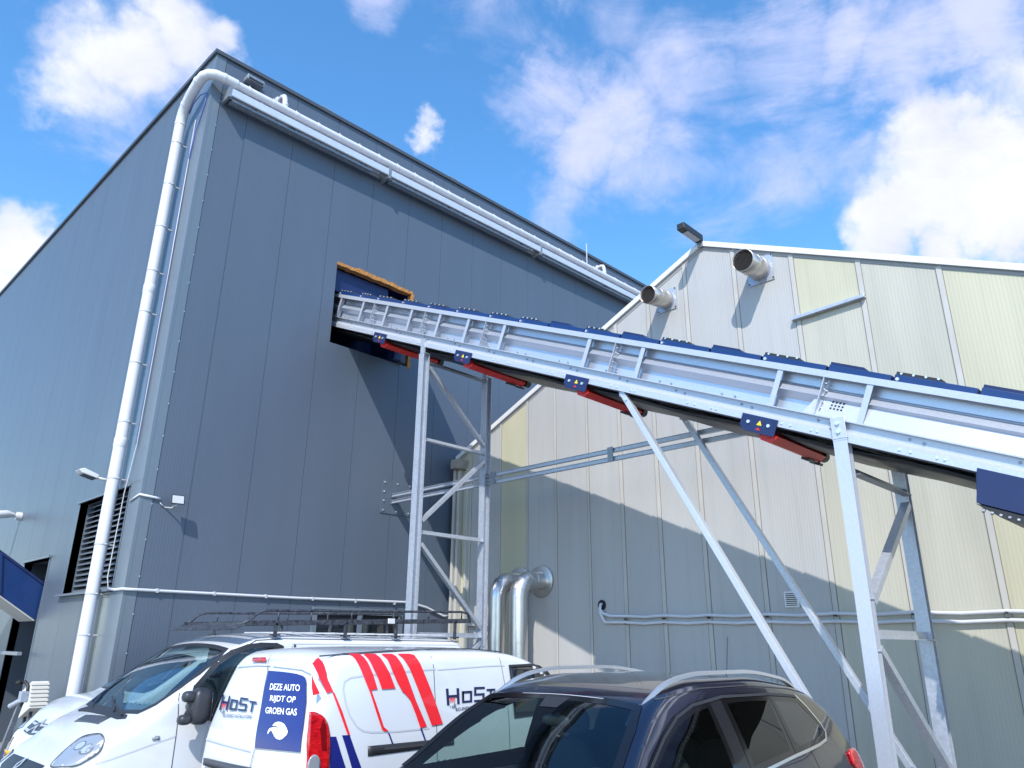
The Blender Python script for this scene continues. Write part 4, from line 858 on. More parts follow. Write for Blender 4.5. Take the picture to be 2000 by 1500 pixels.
# ------------------------------------------------------------------ vehicles
class Veh:
    def __init__(s,key,name,label,cat,group=None):
        s.sh,s.x0,s.yc,s.hd,s.dz=PLACE[key]; s.near=-s.hd
        s.root=thing(name,label,cat,(s.x0-s.hd*s.sh.L/2,s.yc,0),group)
    def W(s,p): return Vector((s.x0-s.hd*p[0],s.yc+s.hd*p[1],p[2]+s.dz))
    def nrm(s,fn,u,v):
        e=1e-3; a=s.W(fn(u,v));du=s.W(fn(u+e,v))-a;dv=s.W(fn(u,v+e))-a; n=du.cross(dv)
        if n.length<1e-12: return Vector((0,0,1))
        n.normalize(); c=Vector((s.x0-s.hd*s.sh.L/2,s.yc,0.9)); d=a-c; d.x*=.2
        return n if n.dot(d)>0 else -n
    # --- 2-D to body maps
    def side(s,sg): return lambda u,v:(lambda q:(q[0],q[1]*sg,q[2]))(s.sh.side(u,v))
    def rear(s): return lambda u,v:s.sh.rear(u,v)
    def front(s): return lambda u,v:s.sh.front(u,v)
    def top(s):
        sh=s.sh
        def f(u,v):
            r=interp(sh.rad,u); zc=sh.corner(u); w=sh.S(u,zc); y2=w-r; a=min(abs(v),w-.002); sg=1 if v>=0 else -1
            if a<=y2: z=sh.T(u,a)
            else:
                z0=zc-r; z2=sh.T(u,y2); p0=(sh.S(u,z0),z0); lo,hi=0.,1.
                for _ in range(16):
                    t=(lo+hi)/2; yy=(1-t)**2*p0[0]+2*t*(1-t)*w+t*t*y2
                    if yy>a: lo=t
                    else: hi=t
                z=(1-t)**2*p0[1]+2*t*(1-t)*zc+t*t*z2
            return (sh.shear(u,z),a*sg,z)
        return f
    def proj(s,d):
        """project points along direction d onto the body; 2-D coordinates are in the plane square to d"""
        d=Vector(d).normalized(); a=d.cross(Vector((0,0,1))).normalized(); b=a.cross(d); sh=s.sh
        def inside(p):
            if not 0<p.x<sh.L: 
                if p.x<=0 or p.x>=sh.L: return False
            u=sh.unshear(p.x,p.z)
            if u<0.003 or u>sh.L: return False
            zc=sh.corner(u); r=interp(sh.rad,u); w=sh.S(u,min(p.z,zc)); y=abs(p.y)
            if y>w or p.z>sh.T(u,y): return False
            if p.z>zc-r and y>w-r: return ((y-(w-r))/r)**2+((p.z-(zc-r))/r)**2<1
            return True
        def f(u,v):
            o=a*u+b*v-d*4; t=2.0
            while t<6 and not inside(o+d*t): t+=.04
            lo,hi=t-.04,t
            for _ in range(12):
                m=(lo+hi)/2
                if inside(o+d*m): hi=m
                else: lo=m
            q=o+d*hi; return (q.x,q.y,q.z)
        return f,lambda p:(Vector(p).dot(a),Vector(p).dot(b))
    def patch(s,name,polys,fn,mt,off=.003,cell=.06,parent=None,solid=None,label=None):
        """polygon(s) in 2-D laid on the body; cut into small cells so they follow the curve"""
        if not isinstance(polys[0][0],(tuple,list)): polys=[polys]
        mb=MB(); cache={}
        def P(u,v):
            k=(round(u,5),round(v,5))
            if k not in cache: cache[k]=s.W(fn(u,v))+s.nrm(fn,u,v)*off
            return cache[k]
        for poly in polys:
            us=[p[0] for p in poly]; vs=[p[1] for p in poly]
            nu=max(1,math.ceil((max(us)-min(us))/cell)); nv=max(1,math.ceil((max(vs)-min(vs))/cell))
            du=(max(us)-min(us))/nu; dv=(max(vs)-min(vs))/nv
            for i in range(nu):
                col=clip(clip(poly,0,min(us)+i*du,1),0,min(us)+(i+1)*du,-1)
                if len(col)<3: continue
                for j in range(nv):
                    c=clip(clip(col,1,min(vs)+j*dv,1),1,min(vs)+(j+1)*dv,-1)
                    cc=[]
                    for q in c:
                        if not cc or abs(q[0]-cc[-1][0])+abs(q[1]-cc[-1][1])>1e-6: cc.append(q)
                    if len(cc)>2 and abs(cc[0][0]-cc[-1][0])+abs(cc[0][1]-cc[-1][1])<1e-6: cc.pop()
                    if len(cc)<3: continue
                    o=len(mb.v); mb.v+=[tuple(P(*q)) for q in cc]; mb.f.append(tuple(range(o,o+len(cc)))); mb.m.append(0)
        o=part(name,mb,mt,parent or s.root,smooth=True,solid=solid,label=label)
        return o
    def line(s,name,pts,fn,mt,w=.006,off=.0025,parent=None,closed=False):
        """thin strip following a 2-D polyline"""
        P=list(pts); polys=[]
        if closed: P=P+[P[0]]
        for a,b in zip(P[:-1],P[1:]):
            a=Vector(a);b=Vector(b);d=(b-a)
            if d.length<1e-6: continue
            d.normalize(); n=Vector((-d.y,d.x))*w/2; e=d*w*.3
            polys.append([tuple(a-e-n),tuple(b+e-n),tuple(b+e+n),tuple(a-e+n)])
        return s.patch(name,polys,fn,mt,off=off,cell=.08,parent=parent)
    def body(s,mt,dn=.05,label=None,side_holes=(),top_holes=()):
        sh=s.sh; st=[]; x=sh.fin; loc=[]
        xs=[]
        n=int((sh.L-sh.fin-sh.rin)/dn)
        for i in range(n+1): xs.append(sh.fin*.0+.04+(sh.L-.04-sh.rin)*i/n)
        rings=[]
        for k,(xx,kk) in enumerate([(0.0,.90),(.012,.955),(.04,1.0)]+[(q,1.0) for q in xs[1:]]+[(sh.L-sh.rin*.45,.985),(sh.L-sh.rin*.12,.96),(sh.L,.92)]):
            h=sh.half(max(xx,.001),kk); ring=[(xx,y,z) for y,z in h]; full=[(sh.shear(a,c),b,c) for a,b,c in ring]; rings.append(full)
        nr=len(rings[0]); mb=MB()
        for r_ in rings:
            for p in r_: mb.v.append(tuple(s.W(p))); loc.append(p)
            for p in r_[:-1][::-1]: mb.v.append(tuple(s.W((p[0],-p[1],p[2])))); loc.append((p[0],-p[1],p[2]))
        m=2*nr-1
        for i in range(len(rings)-1):
            for j in range(m-1):
                f_=(i*m+j,i*m+j+1,(i+1)*m+j+1,(i+1)*m+j); hole=False; jj=min(j,m-2-j)
                if side_holes and jj<sh.ns_+5 and 1.0<loc[f_[0]][0]<4.2 and loc[f_[0]][2]>.9:
                    hole=any(all(inpoly(loc[k][0],loc[k][2],P) for k in f_) for P in side_holes)
                if not hole and top_holes and jj>=sh.ns_-1 and .7<loc[f_[0]][0]<2.3:
                    hole=any(all(inpoly(sh.unshear(loc[k][0],loc[k][2]),loc[k][1],P) for k in f_) for P in top_holes)
                if not hole: mb.f.append(f_); mb.m.append(0)
            mb.f.append((i*m,(i+1)*m,(i+1)*m+m-1,i*m+m-1)); mb.m.append(0)
        # end caps as ladders of quads with a slight bulge
        for idx,fn in ((len(rings)-1,sh.rear),(0,sh.front)):
            base=idx*m; K=10; rows=[]
            for j in range(nr):
                a=rings[idx][j]; row=[base+j]
                if j<nr-1:
                    for k in range(1,K):
                        y=a[1]*(1-2*k/K); q=fn(y,a[2]); q0=fn(a[1],a[2]); mb.v.append(tuple(s.W((a[0]+(q[0]-q0[0]),y,a[2])))); row.append(len(mb.v)-1)
                    row.append(base+m-1-j)
                rows.append(row)
            for j in range(nr-2):
                for k in range(K): mb.f.append((rows[j][k],rows[j][k+1],rows[j+1][k+1],rows[j+1][k])); mb.m.append(0)
            for k in range(K): mb.f.append((rows[nr-2][k],rows[nr-2][k+1],rows[nr-1][0])); mb.m.append(0)
        return part('body',mb,mt,s.root,smooth=True,label=label)
    def wheels(s,pos=(.88,.82),r=.325):
        for sx in (pos[0],s.sh.L-pos[1]):
            for sg in (1,-1):
                w=s.sh.W/2; c=lambda l,rr,a:s.W((sx+rr*math.cos(a),sg*l,0))+Vector((0,0,r-s.dz+rr*math.sin(a)))
                arch=[(sx+(r+.07)*math.cos(a),.33+(r+.06)*math.sin(a)) for a in [PI*i/16 for i in range(17)]]+[(sx-r-.07,.24),(sx+r+.07,.24)]
                s.patch('wheel_arch',arch,s.side(sg),'blackplastic',off=.004)
                C0=s.W((sx,sg*(w-.19),0)); C0.z=r; C1=s.W((sx,sg*(w+.012),0)); C1.z=r; ax=(C1-C0)
                wh_=part('wheel',MB().tube([C0,C0+ax*.1,C0+ax*.9,C1],[r*.93,r,r,r*.93],36),'rubber_tyre',s.root,smooth=True,auto=50)
                part('rim',MB().tube([C1-ax*.03,C1+ax*.03,C1+ax*.05],[r*.66,r*.66,r*.2],24),'satin',wh_,smooth=True,auto=40)
def smooth_poly(P,k=4):
    """closed curve through the given corners"""
    n=len(P); out=[]
    for i in range(n):
        a,b,c,d=P[i-1],P[i],P[(i+1)%n],P[(i+2)%n]
        for j in range(k):
            t=j/k; out.append(tuple(.5*(2*b[m]+(c[m]-a[m])*t+(2*a[m]-5*b[m]+4*c[m]-d[m])*t*t+(3*b[m]-a[m]-3*c[m]+d[m])*t**3) for m in range(2)))
    return out
def inpoly(x,y,P):
    c=False; n=len(P)
    for i in range(n):
        a=P[i];b=P[(i+1)%n]
        if (a[1]>y)!=(b[1]>y) and x<(b[0]-a[0])*(y-a[1])/(b[1]-a[1])+a[0]: c=not c
    return c
def clip(poly,ax,val,sg):
    out=[]; n=len(poly)
    for i in range(n):
        a=poly[i];b=poly[(i+1)%n]; da=(a[ax]-val)*sg; db=(b[ax]-val)*sg
        if da>=0: out.append(tuple(a))
        if (da>=0)!=(db>=0):
            t=da/(da-db); out.append((a[0]+(b[0]-a[0])*t,a[1]+(b[1]-a[1])*t))
    return out
def rounded(c,rx,ry,rz,p=2.6,nu=24,nv=14,R=None):
    """soft box: superellipsoid"""
    mb=MB(); f=lambda v:(abs(v)**(2/p))*(1 if v>=0 else -1)
    for j in range(nv+1):
        ph=-PI/2+PI*j/nv
        for i in range(nu):
            th=2*PI*i/nu; v=Vector((rx*f(math.cos(ph))*f(math.cos(th)),ry*f(math.cos(ph))*f(math.sin(th)),rz*f(math.sin(ph))))
            if R is not None: v=R@v
            mb.v.append(tuple(Vector(c)+v))
    for j in range(nv):
        for i in range(nu):
            i2=(i+1)%nu; mb.f.append((j*nu+i,j*nu+i2,(j+1)*nu+i2,(j+1)*nu+i)); mb.m.append(0)
    return mb
def text_polys(txt,bold=0.0,condense=1.0,shear=0.0):
    """flat triangles of a line of text, normalised to width 1 (returns tris, aspect)"""
    cu=bpy.data.curves.new('t','FONT'); cu.body=txt; cu.offset=bold; cu.shear=shear; cu.resolution_u=3
    o=bpy.data.objects.new('t',cu); COL.objects.link(o); dg=bpy.context.evaluated_depsgraph_get(); me=o.evaluated_get(dg).to_mesh()
    vs=[(v.co.x,v.co.y) for v in me.vertices]; fs=[tuple(p.vertices) for p in me.polygons]
    o.evaluated_get(dg).to_mesh_clear(); bpy.data.objects.remove(o); bpy.data.curves.remove(cu)
    x0=min(v[0] for v in vs);x1=max(v[0] for v in vs);y0=min(v[1] for v in vs);y1=max(v[1] for v in vs)
    return [((v[0]-x0)/(x1-x0),(v[1]-y0)/(y1-y0)) for v in vs],fs
def bil(q,u,v):
    """quad q: bottom-left, bottom-right, top-right, top-left"""
    a=Vector(q[0]).lerp(Vector(q[1]),u); b=Vector(q[3]).lerp(Vector(q[2]),u); c=a.lerp(b,v); return (c.x,c.y)
def lettering(veh,name,txt,q,fn,mt,bold=.02,off=.006,parent=None,shear=0.0):
    vs,fs=text_polys(txt,bold,shear=shear); mb=MB()
    for u,v in vs:
        p=bil(q,u,v); mb.v.append(tuple(veh.W(fn(*p))+veh.nrm(fn,*p)*off))
    mb.f=list(fs); mb.m=[0]*len(fs)
    return part(name,mb,mt,parent or veh.root)
def flat_text(name,txt,O,ex,ey,mt,parent,bold=.02):
    vs,fs=text_polys(txt,bold); mb=MB(); O=Vector(O);ex=Vector(ex);ey=Vector(ey)
    mb.v=[tuple(O+ex*u+ey*v) for u,v in vs]; mb.f=list(fs); mb.m=[0]*len(fs)
    return part(name,mb,mt,parent)
R4=lambda x0,x1,y0,y1:[(x0,y0),(x1,y0),(x1,y1),(x0,y1)]
LOGO=[R4(0,.05,0,1),R4(.205,.255,.02,1),R4(.05,.205,.44,.60),
      R4(.305,.35,.06,.80),R4(.47,.515,.06,.80),R4(.35,.47,.66,.80),R4(.35,.47,.06,.19),
      R4(.555,.775,.88,1.03),R4(.555,.60,.60,.88),R4(.555,.775,.46,.60),R4(.73,.775,.18,.46),R4(.555,.775,.04,.18),
      R4(.815,1.0,.72,.87),R4(.885,.93,.0,.72)]
def logo(veh,q,fn,parent):
    mp=lambda polys:[[bil(q,u,v) for u,v in p] for p in polys]
    lg=veh.patch('logo',mp(LOGO),fn,'vinyl_ink',off=.005,cell=.12,parent=parent)
    veh.patch('logo_red_pipes',mp([R4(.065+.022*k,.077+.022*k,.14+.05*(k%2),.40) for k in range(5)]+[R4(.06,.17,.38,.42)]),fn,'vinyl_red',off=.0052,cell=.12,parent=parent)
    veh.patch('logo_small_bars',mp([R4(.10,.112,-.22,-.05),R4(.125,.135,-.22,-.02),R4(.145,.16,-.22,.10),R4(.17,.18,-.22,.02),R4(.06,.07,-.16,-.05)]),fn,'vinyl_ink',off=.0052,cell=.12,parent=parent)
    return lg
# ============ small white-red-blue van, rear towards the left
K=Veh('kangoo','delivery_van','white small van with red stripes on its side and a blue sticker behind','van','white vans parked in a row')
K.body('white_paint'); K.wheels()
S_=K.side(K.near); S2=K.side(-K.near); Rr=K.rear()
K.patch('sticker',DEC['kr_panel'],Rr,'vinyl_navy',off=.003,label='dark blue sticker with white Dutch lettering')
for key,txt in (('kr_t1','DEZE AUTO'),('kr_t2','RIJDT OP'),('kr_t3','GROEN GAS')):
    q_=DEC[key]
    if key=='kr_t2': q_=[(q_[0][0]+.01,q_[0][1]-.012),(q_[1][0]-.01,q_[1][1]-.012),(q_[2][0]-.01,q_[2][1]+.003),(q_[3][0]+.01,q_[3][1]+.003)]
    lettering(K,'lettering',txt,q_,Rr,'vinyl_white',bold=.017,off=.006)
K.patch('leaf_emblem',DEC['kr_leaf'],Rr,'vinyl_white',off=.006,cell=.1)
K.line('door_gap',DEC['kr_split'],Rr,'seam',w=.008)
K.patch('brake_light',DEC['kr_light'],Rr,'lampred',off=.006,solid=.01)
q=[(.715,1.243),(.006,1.269),(.035,1.361),(.755,1.368)]; logo(K,q,Rr,K.root)
lettering(K,'lettering','BIO-ENERGY INSTALLATIONS',[(q[0][0]-.14,q[0][1]-.050),(q[1][0]+.02,q[1][1]-.050),(q[1][0]+.02,q[1][1]-.022),(q[0][0]-.14,q[0][1]-.022)],Rr,'vinyl_ink',bold=.01)
K.line('door_gap',[(.70,1.70),(.80,1.60),(.84,1.3),(.85,.85)],Rr,'seam',w=.008)
K.line('pressed_line',[(.70,1.615),(.3,1.64),(.07,1.642)],Rr,'softseam',w=.012); K.line('pressed_line',[(.02,1.64),(-.45,1.625),(-.62,1.59),(-.70,1.5)],Rr,'softseam',w=.012)
K.line('pressed_line',[(.80,1.00),(-.10,.99)],Rr,'softseam',w=.010)
K.patch('plate_garnish',[(.73,.855),(-.16,.875),(-.15,.80),(.72,.80)],Rr,'greyplastic',off=.02,solid=.02)
pl_=K.patch('number_plate',[(.62,.79),(.08,.79),(.08,.68),(.62,.68)],Rr,'plate_yellow',off=.012,solid=.006)
K.patch('blue_band',[(.62,.785),(.575,.785),(.575,.685),(.62,.685)],Rr,'plate_blue',off=.014,parent=pl_)
K.patch('bumper',[(.88,.60),(-.88,.60),(-.88,.25),(.88,.25)],Rr,'greyplastic',off=.03,solid=.03)
for sg,F in ((K.near,S_),(-K.near,S2)):
    lamp=K.patch('tail_lamp',[(a if sg==K.near else min(a,4.05)-.0002*i_,b) for i_,(a,b) in enumerate(DEC['ks_lamp'])],F,'lampred',off=.012 if sg==K.near else .003,solid=.014,cell=.03)
    if sg==K.near: K.patch('reverse_lens',[(4.17+.045*math.cos(a),.95+.085*math.sin(a)) for a in [2*PI*i/20 for i in range(20)]] if 0 else [(4.135+.052*math.cos(a),.955+.075*math.sin(a)) for a in [2*PI*i/20 for i in range(20)]],F,'lens',off=.020,solid=.008,parent=lamp,cell=.02)
    if sg==K.near: K.patch('dark_lens',[(4.07,1.27),(4.045,1.22),(4.035,1.05),(4.075,1.05),(4.095,1.20)],F,'lampdark',off=.015,parent=lamp)
    if sg==K.near: K.patch('side_stripe',[[(a,min(b,1.737)) for a,b in p_] for p_ in (DEC['ks_r1'],DEC['ks_r2'],DEC['ks_thin1'],DEC['ks_s1'],DEC['ks_s2'],DEC['ks_s3'],DEC['ks_s4'],DEC['ks_thin2'])],F,'vinyl_red',off=.009,cell=.03,label='red stripes')
    if sg==K.near: K.patch('side_stripe',[DEC['ks_n1'],DEC['ks_n2'],DEC['ks_nt1'],DEC['ks_nt2']],F,'vinyl_navy',off=.003,label='navy stripes')
    K.line('roof_gutter',DEC['ks_rail']+[(2.4,1.783),(2.0,1.755)],F,'greyplastic',w=.012,off=.006)
    K.patch('slide_rail',[(3.66,1.052),(2.75,1.047),(2.75,.992),(3.655,.978)],F,'blackplastic',off=.006,solid=.01)
    K.patch('rail_slot',[(3.50,1.030),(2.75,1.026),(2.75,1.012),(3.50,1.010)],F,'seam',off=.009)
    K.line('pressed_line',DEC['ks_press'],F,'softseam',w=.014)
    K.line('door_gap',DEC['ks_seam1']+[(2.93,.7),(2.94,.45)],F,'seam',w=.007); K.line('door_gap',DEC['ks_seam2']+[(2.05,1.2),(2.04,.45)],F,'seam',w=.006)
    K.line('pressed_line',[(2.90,1.605),(2.3,1.628),(2.05,1.63)],F,'softseam',w=.010)
    K.patch('side_window',[(1.985,1.625),(1.60,1.632),(1.49,1.612),(1.38,1.555),(1.12,1.33),(1.02,1.20),(1.97,1.17)],F,'glass',off=.004,solid=.006,cell=.05)
    K.line('window_rubber',[(1.985,1.625),(1.60,1.632),(1.49,1.612),(1.38,1.555),(1.12,1.33),(1.02,1.20),(1.97,1.17)],F,'blackplastic',w=.022,off=.008,closed=True)
    K.patch('sill_trim',[(.2,.33),(4.0,.33),(4.0,.45),(.2,.45)],F,'greyplastic',off=.01)
    m_=K.W((1.22,sg*1.02,1.19)); part('mirror',rounded(m_,.07,.11,.14),'greyplastic',K.root,smooth=True)
q=DEC['ks_host']; logo(K,q,S_,K.root)
lettering(K,'lettering','BIO-ENERGY INSTALLATIONS',[(q[0][0]-.10,q[0][1]-.052),(q[1][0]-.02,q[1][1]-.045),(q[1][0]-.02,q[1][1]-.018),(q[0][0]-.10,q[0][1]-.025)],S_,'vinyl_ink',bold=.01)
Tp=K.top()
ws=[(1.62,.70),(1.30,.76),(1.0,.80),(.90,.76),(.86,0),(.90,-.76),(1.0,-.80),(1.30,-.76),(1.62,-.70),(1.66,0)]
K.patch('windscreen',ws,Tp,'screen',off=.004,cell=.08)
K.patch('grille',[(.55,.80),(-.55,.80),(-.50,.62),(.50,.62)],K.front(),'blackplastic',off=.01)
for sg in (1,-1):
    fn,to=K.proj((.7,-sg*.6,-.25)); K.patch('headlight',[to(p) for p in [(.02,sg*.62,.86),(.10,sg*.82,.72),(.45,sg*.90,.86),(.48,sg*.86,.98),(.2,sg*.70,.95)]],fn,'lens',off=.006,cell=.04)
# ============ white van with roof rack, nose to the left
T=Veh('trafic','panel_van','larger white van with a scuffed dark roof rack, between the two other vans','van','white vans parked in a row')

Tp=T.top(); Sn=T.side(T.near)
wsn=[(1.615,0.0),(1.615,.42),(1.605,.735),(1.506,.80),(1.32,.825),(1.159,.818),(.974,.78),(.86,.70),(.805,.45),(.785,0)]
T.body('white_paint',dn=.03,side_holes=[DEC['t_win']],top_holes=[wsn+[(a,-b) for a,b in wsn[1:-1]][::-1]]); T.wheels(pos=(.95,1.0))
T.patch('windscreen',wsn+[(a,-b) for a,b in wsn[1:-1]][::-1],Tp,'tint_blue',off=.004,cell=.06)
T.line('screen_rubber',wsn+[(a,-b) for a,b in wsn[1:-1]][::-1],Tp,'blackplastic',w=.05,off=.006,closed=True)
T.patch('cowl',[(.79,-.55),(.785,.0),(.79,.60),(.75,.66),(.70,.55),(.685,0),(.70,-.55),(.75,-.66)],Tp,'blackplastic',off=.006,cell=.08)
for a,b in (((.77,.30),(.92,-.18)),((.78,-.35),(.95,-.62)),((.76,.55),(.85,.10))): T.line('wiper',[a,b],Tp,'blackplastic',w=.022,off=.022)
T.patch('bonnet_vent',DEC['t_vent'],Tp,'greyplastic',off=.006,solid=.006); 
T.patch('mirror_base',[(1.10,-.04),(1.10,.05),(1.06,.05),(1.06,-.04)],Tp,'blackplastic',off=.01) if 0 else None
fn,to=T.proj((.62,-.70,-.36))
hl=[to(p) for p in DEC['t_head']]
for sg in (1,-1):
    f2,t2=T.proj((.62,-sg*.70,-.36)); pts=[t2((p[0]-(.0 if sg==1 else .10),p[1]*sg,p[2]-(.0 if sg==1 else .10))) for p in DEC['t_head']]; pts=smooth_poly(pts)
    if sg==-1: pts=[(pts[20][0]+(a-pts[20][0])*.55,pts[20][1]-.05+(b-pts[20][1])*.55) for a,b in pts]
    h=T.patch('headlight',pts,f2,'lens',off=.006,cell=.035,solid=.01)
    T.line('lamp_edge',pts,f2,'seam',w=.010,off=.009,closed=True)
    c=to(DEC['t_head'][2]) if sg==1 else t2((DEC['t_head'][2][0],DEC['t_head'][2][1]*sg,DEC['t_head'][2][2]))
    cx=sum(p[0] for p in pts)/len(pts); cy=sum(p[1] for p in pts)/len(pts)
    for dx,dy,r_ in (((.04,.035,.05),(-.07,-.02,.055)) if sg==1 else ()):
        dx*=sg
        T.patch('lamp_ring',[(cx+dx+r_*1.22*math.cos(a),cy+dy+r_*.98*math.sin(a)) for a in [2*PI*i/18 for i in range(18)]],f2,'ring_grey',off=.0072,cell=.03,parent=h)
        T.patch('reflector',[(cx+dx+r_*math.cos(a),cy+dy+r_*.8*math.sin(a)) for a in [2*PI*i/18 for i in range(18)]],f2,'reflector',off=.008,cell=.03,parent=h)
fn,to=T.proj((1,0,-.4))
gp=[(.18,-.50,.855),(.17,-.30,.86),(.165,0,.862),(.17,.30,.86),(.18,.50,.855),(.08,.50,.78),(.04,.3,.72),(.03,0,.70),(.04,-.3,.72),(.08,-.50,.78)]
T.patch('grille',[to(p) for p in gp],fn,'blackplastic',off=.006,cell=.05)
bx=[to(p) for p in [(.15,.05,.87),(.15,.11,.82),(.08,.05,.74),(.08,-.05,.74),(.15,-.11,.82),(.15,-.05,.87)]]
cx=sum(p[0] for p in bx)/6; cy=sum(p[1] for p in bx)/6
dm=[(cx,cy+.085),(cx+.06,cy),(cx,cy-.085),(cx-.06,cy)]; di=[(cx,cy+.045),(cx+.028,cy),(cx,cy-.045),(cx-.028,cy)]
T.patch('badge',[[dm[k],dm[(k+1)%4],di[(k+1)%4],di[k]] for k in range(4)],fn,'badge_silver',off=.016,cell=.05)
T.patch('bumper',[(.55,.56),(-.55,.56),(-.55,.28),(.55,.28)],T.front(),'greyplastic',off=.02)
for sg in (T.near,-T.near):
    F=T.side(sg)
    T.line('door_gap',DEC['t_seam']+[(1.13,.45)],F,'seam',w=.008)
    T.patch('side_window',DEC['t_win'],F,'tint_light',off=.004,cell=.05)
    T.line('window_rubber',DEC['t_win'],F,'blackplastic',w=.045,off=.008,closed=True)
    T.patch('indicator',DEC['t_ind'],F,'lens',off=.010,solid=.01,cell=.03)
    T.line('pressed_line',DEC['t_crease'][1:],F,'softseam',w=.012)
    T.line('roof_seam',[(1.70,1.80),(1.9,1.895),(2.2,1.915),(4.8,1.905)],F,'seam',w=.008)
    T.line('roof_seam',[(2.3,1.865),(4.8,1.862)],F,'softseam',w=.012)
    T.line('door_gap',[(2.30,1.84),(2.32,1.1),(2.30,.45)],F,'seam',w=.007)
    T.patch('sill_trim',[(.3,.30),(4.8,.30),(4.8,.42),(.3,.42)],F,'greyplastic',off=.01)
# door mirror: big grey shell, two rounded arms
for sg in (T.near,):
    mr=part('mirror',rounded(T.W((1.235,sg*1.13,1.315)),.090,.090,.160,p=3.2),'mirror_shell',T.root,smooth=True)
    part('mirror_glass',rounded(T.W((1.32,sg*1.14,1.315)),.012,.062,.132,p=3.2),'glass',mr,smooth=True)
    part('arm',rounded(T.W((1.120,sg*1.13,1.400)),.062,.060,.050,p=2.6),'mirror_shell',mr,smooth=True)
    part('arm',rounded(T.W((1.105,sg*1.13,1.205)),.062,.060,.045,p=2.6),'mirror_shell',mr,smooth=True)
    part('arm',MB().tube([T.W((1.14,sg*1.12,1.40)),T.W((1.18,sg*1.11,1.31)),T.W((1.13,sg*1.12,1.21))],[.045,.045,.045],14).tube([T.W((1.18,sg*1.12,1.32)),T.W((1.24,sg*.90,1.30))],.045,12),'mirror_shell',mr,smooth=True)
# roof rack
rk=part('roof_rack',MB().bar((3.86,7.66,2.065),(7.02,7.66,2.165),.035,.055).bar((3.82,9.12,2.065),(6.98,9.12,2.165),.035,.055),'worn',T.root,bevel=.004,weld=False,label='scuffed black roof rack with bent tube rails')
def rz(x): return 2.065+(x-3.86)*.0317
mb=MB()
for y in (7.66,9.12):
    mb.mark().tube([(3.80,y,2.05),(3.90,y,2.10),(3.99,y,2.175),(4.08,y,2.20),(4.3,y,2.205),(6.0,y,2.25),(6.86,y,2.275),(6.97,y,2.255),(7.0,y,2.19)],.0145,8)
part('top_rail',mb,'worn',rk,smooth=True)
mb=MB()
for y in (7.66,9.12):
    for x in (4.22,4.62,5.15,5.75,6.3,6.86): mb.mark().tube([(x,y,rz(x)+.02),(x,y,rz(x)+.125)],.010,8)
part('upright',mb,'worn',rk,smooth=True)
mb=MB()
for x in (3.95,4.5,5.05,5.6,6.15,6.7,7.0): mb.mark().bar((x,7.66,rz(x)),(x,9.12,rz(x)),.04,.025,up=(0,0,1))
part('crossbar',mb,'worn',rk,weld=False)
part('front_plate',MB().prism([(3.83,7.60,2.06),(3.70,7.60,2.005),(3.70,9.16,2.005),(3.83,9.16,2.06)],(.004,0,-.012)),'worn',rk)
mb=MB()
for y in (7.66,9.12):
    for x in (4.20,5.08,5.80,6.75): mb.mark().bar((x,y,1.93),(x,y,rz(x)),.030,.035,up=(0,1,0)).box(x-.05,x+.05,y-.03,y+.03,1.945,1.965)
part('foot',mb,'worn',rk,bevel=.003,weld=False)
part('rag',MB().box(5.66,5.76,7.635,7.65,2.10,2.16),'trim_white',rk,bevel=.004)
mb=MB()
for i in range(9): x=4.5+i*.28; mb.box(x,x+.05,7.85,8.95,1.978,1.990)
part('roof_rib',mb,'softseam',T.root,weld=False)
# ============ the third white van at the back
B=Veh('berlingo','compact_van','half hidden white van with a chevron badge, closest to the dark building','van','white vans parked in a row')
B.body('white_paint'); B.wheels()
Tp=B.top()
wb=[(1.66,0.0),(1.64,.55),(1.60,.70),(1.30,.76),(1.10,.78),(1.02,.72),(.98,.4),(.965,0)]
B.patch('windscreen',wb+[(a,-b) for a,b in wb[1:-1]][::-1],Tp,'screen',off=.004,cell=.08)
B.line('screen_rubber',wb+[(a,-b) for a,b in wb[1:-1]][::-1],Tp,'blackplastic',w=.018,off=.006,closed=True)
B.line('wiper',[(1.0,-.10),(1.18,-.62)],Tp,'blackplastic',w=.02,off=.02)
fn,to=B.proj((1,0,-.45))
ba=to((.14,0,.965))
def chev(dy):
    w_=.27; h_=.085; t=.026
    L_=[]
    for sg in (1,-1):
        L_.append([(ba[0],ba[1]+dy+h_),(ba[0]+sg*.085,ba[1]+dy),(ba[0]+sg*.085,ba[1]+dy-t),(ba[0],ba[1]+dy+h_-.045)])
        L_.append([(ba[0]+sg*.083,ba[1]+dy+.002),(ba[0]+sg*w_,ba[1]+dy+.012),(ba[0]+sg*w_,ba[1]+dy-.012),(ba[0]+sg*.083,ba[1]+dy-t)])
    return L_
B.patch('upper_grille',[(ba[0]-.34,ba[1]+.035),(ba[0],ba[1]+.015),(ba[0]+.34,ba[1]+.035),(ba[0]+.28,ba[1]-.11),(ba[0],ba[1]-.13),(ba[0]-.28,ba[1]-.11)],fn,'greyplastic',off=.006,cell=.05)
B.patch('badge',chev(.0)+chev(-.085),fn,'badge_silver',off=.014,cell=.06)
pb=to((.03,0,.66))
B.patch('lower_grille',[(pb[0]-.5,pb[1]+.13),(pb[0]+.5,pb[1]+.13),(pb[0]+.46,pb[1]-.16),(pb[0]-.46,pb[1]-.16)],fn,'blackplastic',off=.008,cell=.08)
O=B.W((-.062,.0,.63)); 
pl_=part('number_plate',MB().box(O.x-.012,O.x,O.y-.26,O.y+.26,O.z-.055,O.z+.055),'plate_yellow',B.root,bevel=.004)
part('blue_band',MB().box(O.x-.0135,O.x-.012,O.y+.215,O.y+.258,O.z-.052,O.z+.052),'plate_blue',pl_)
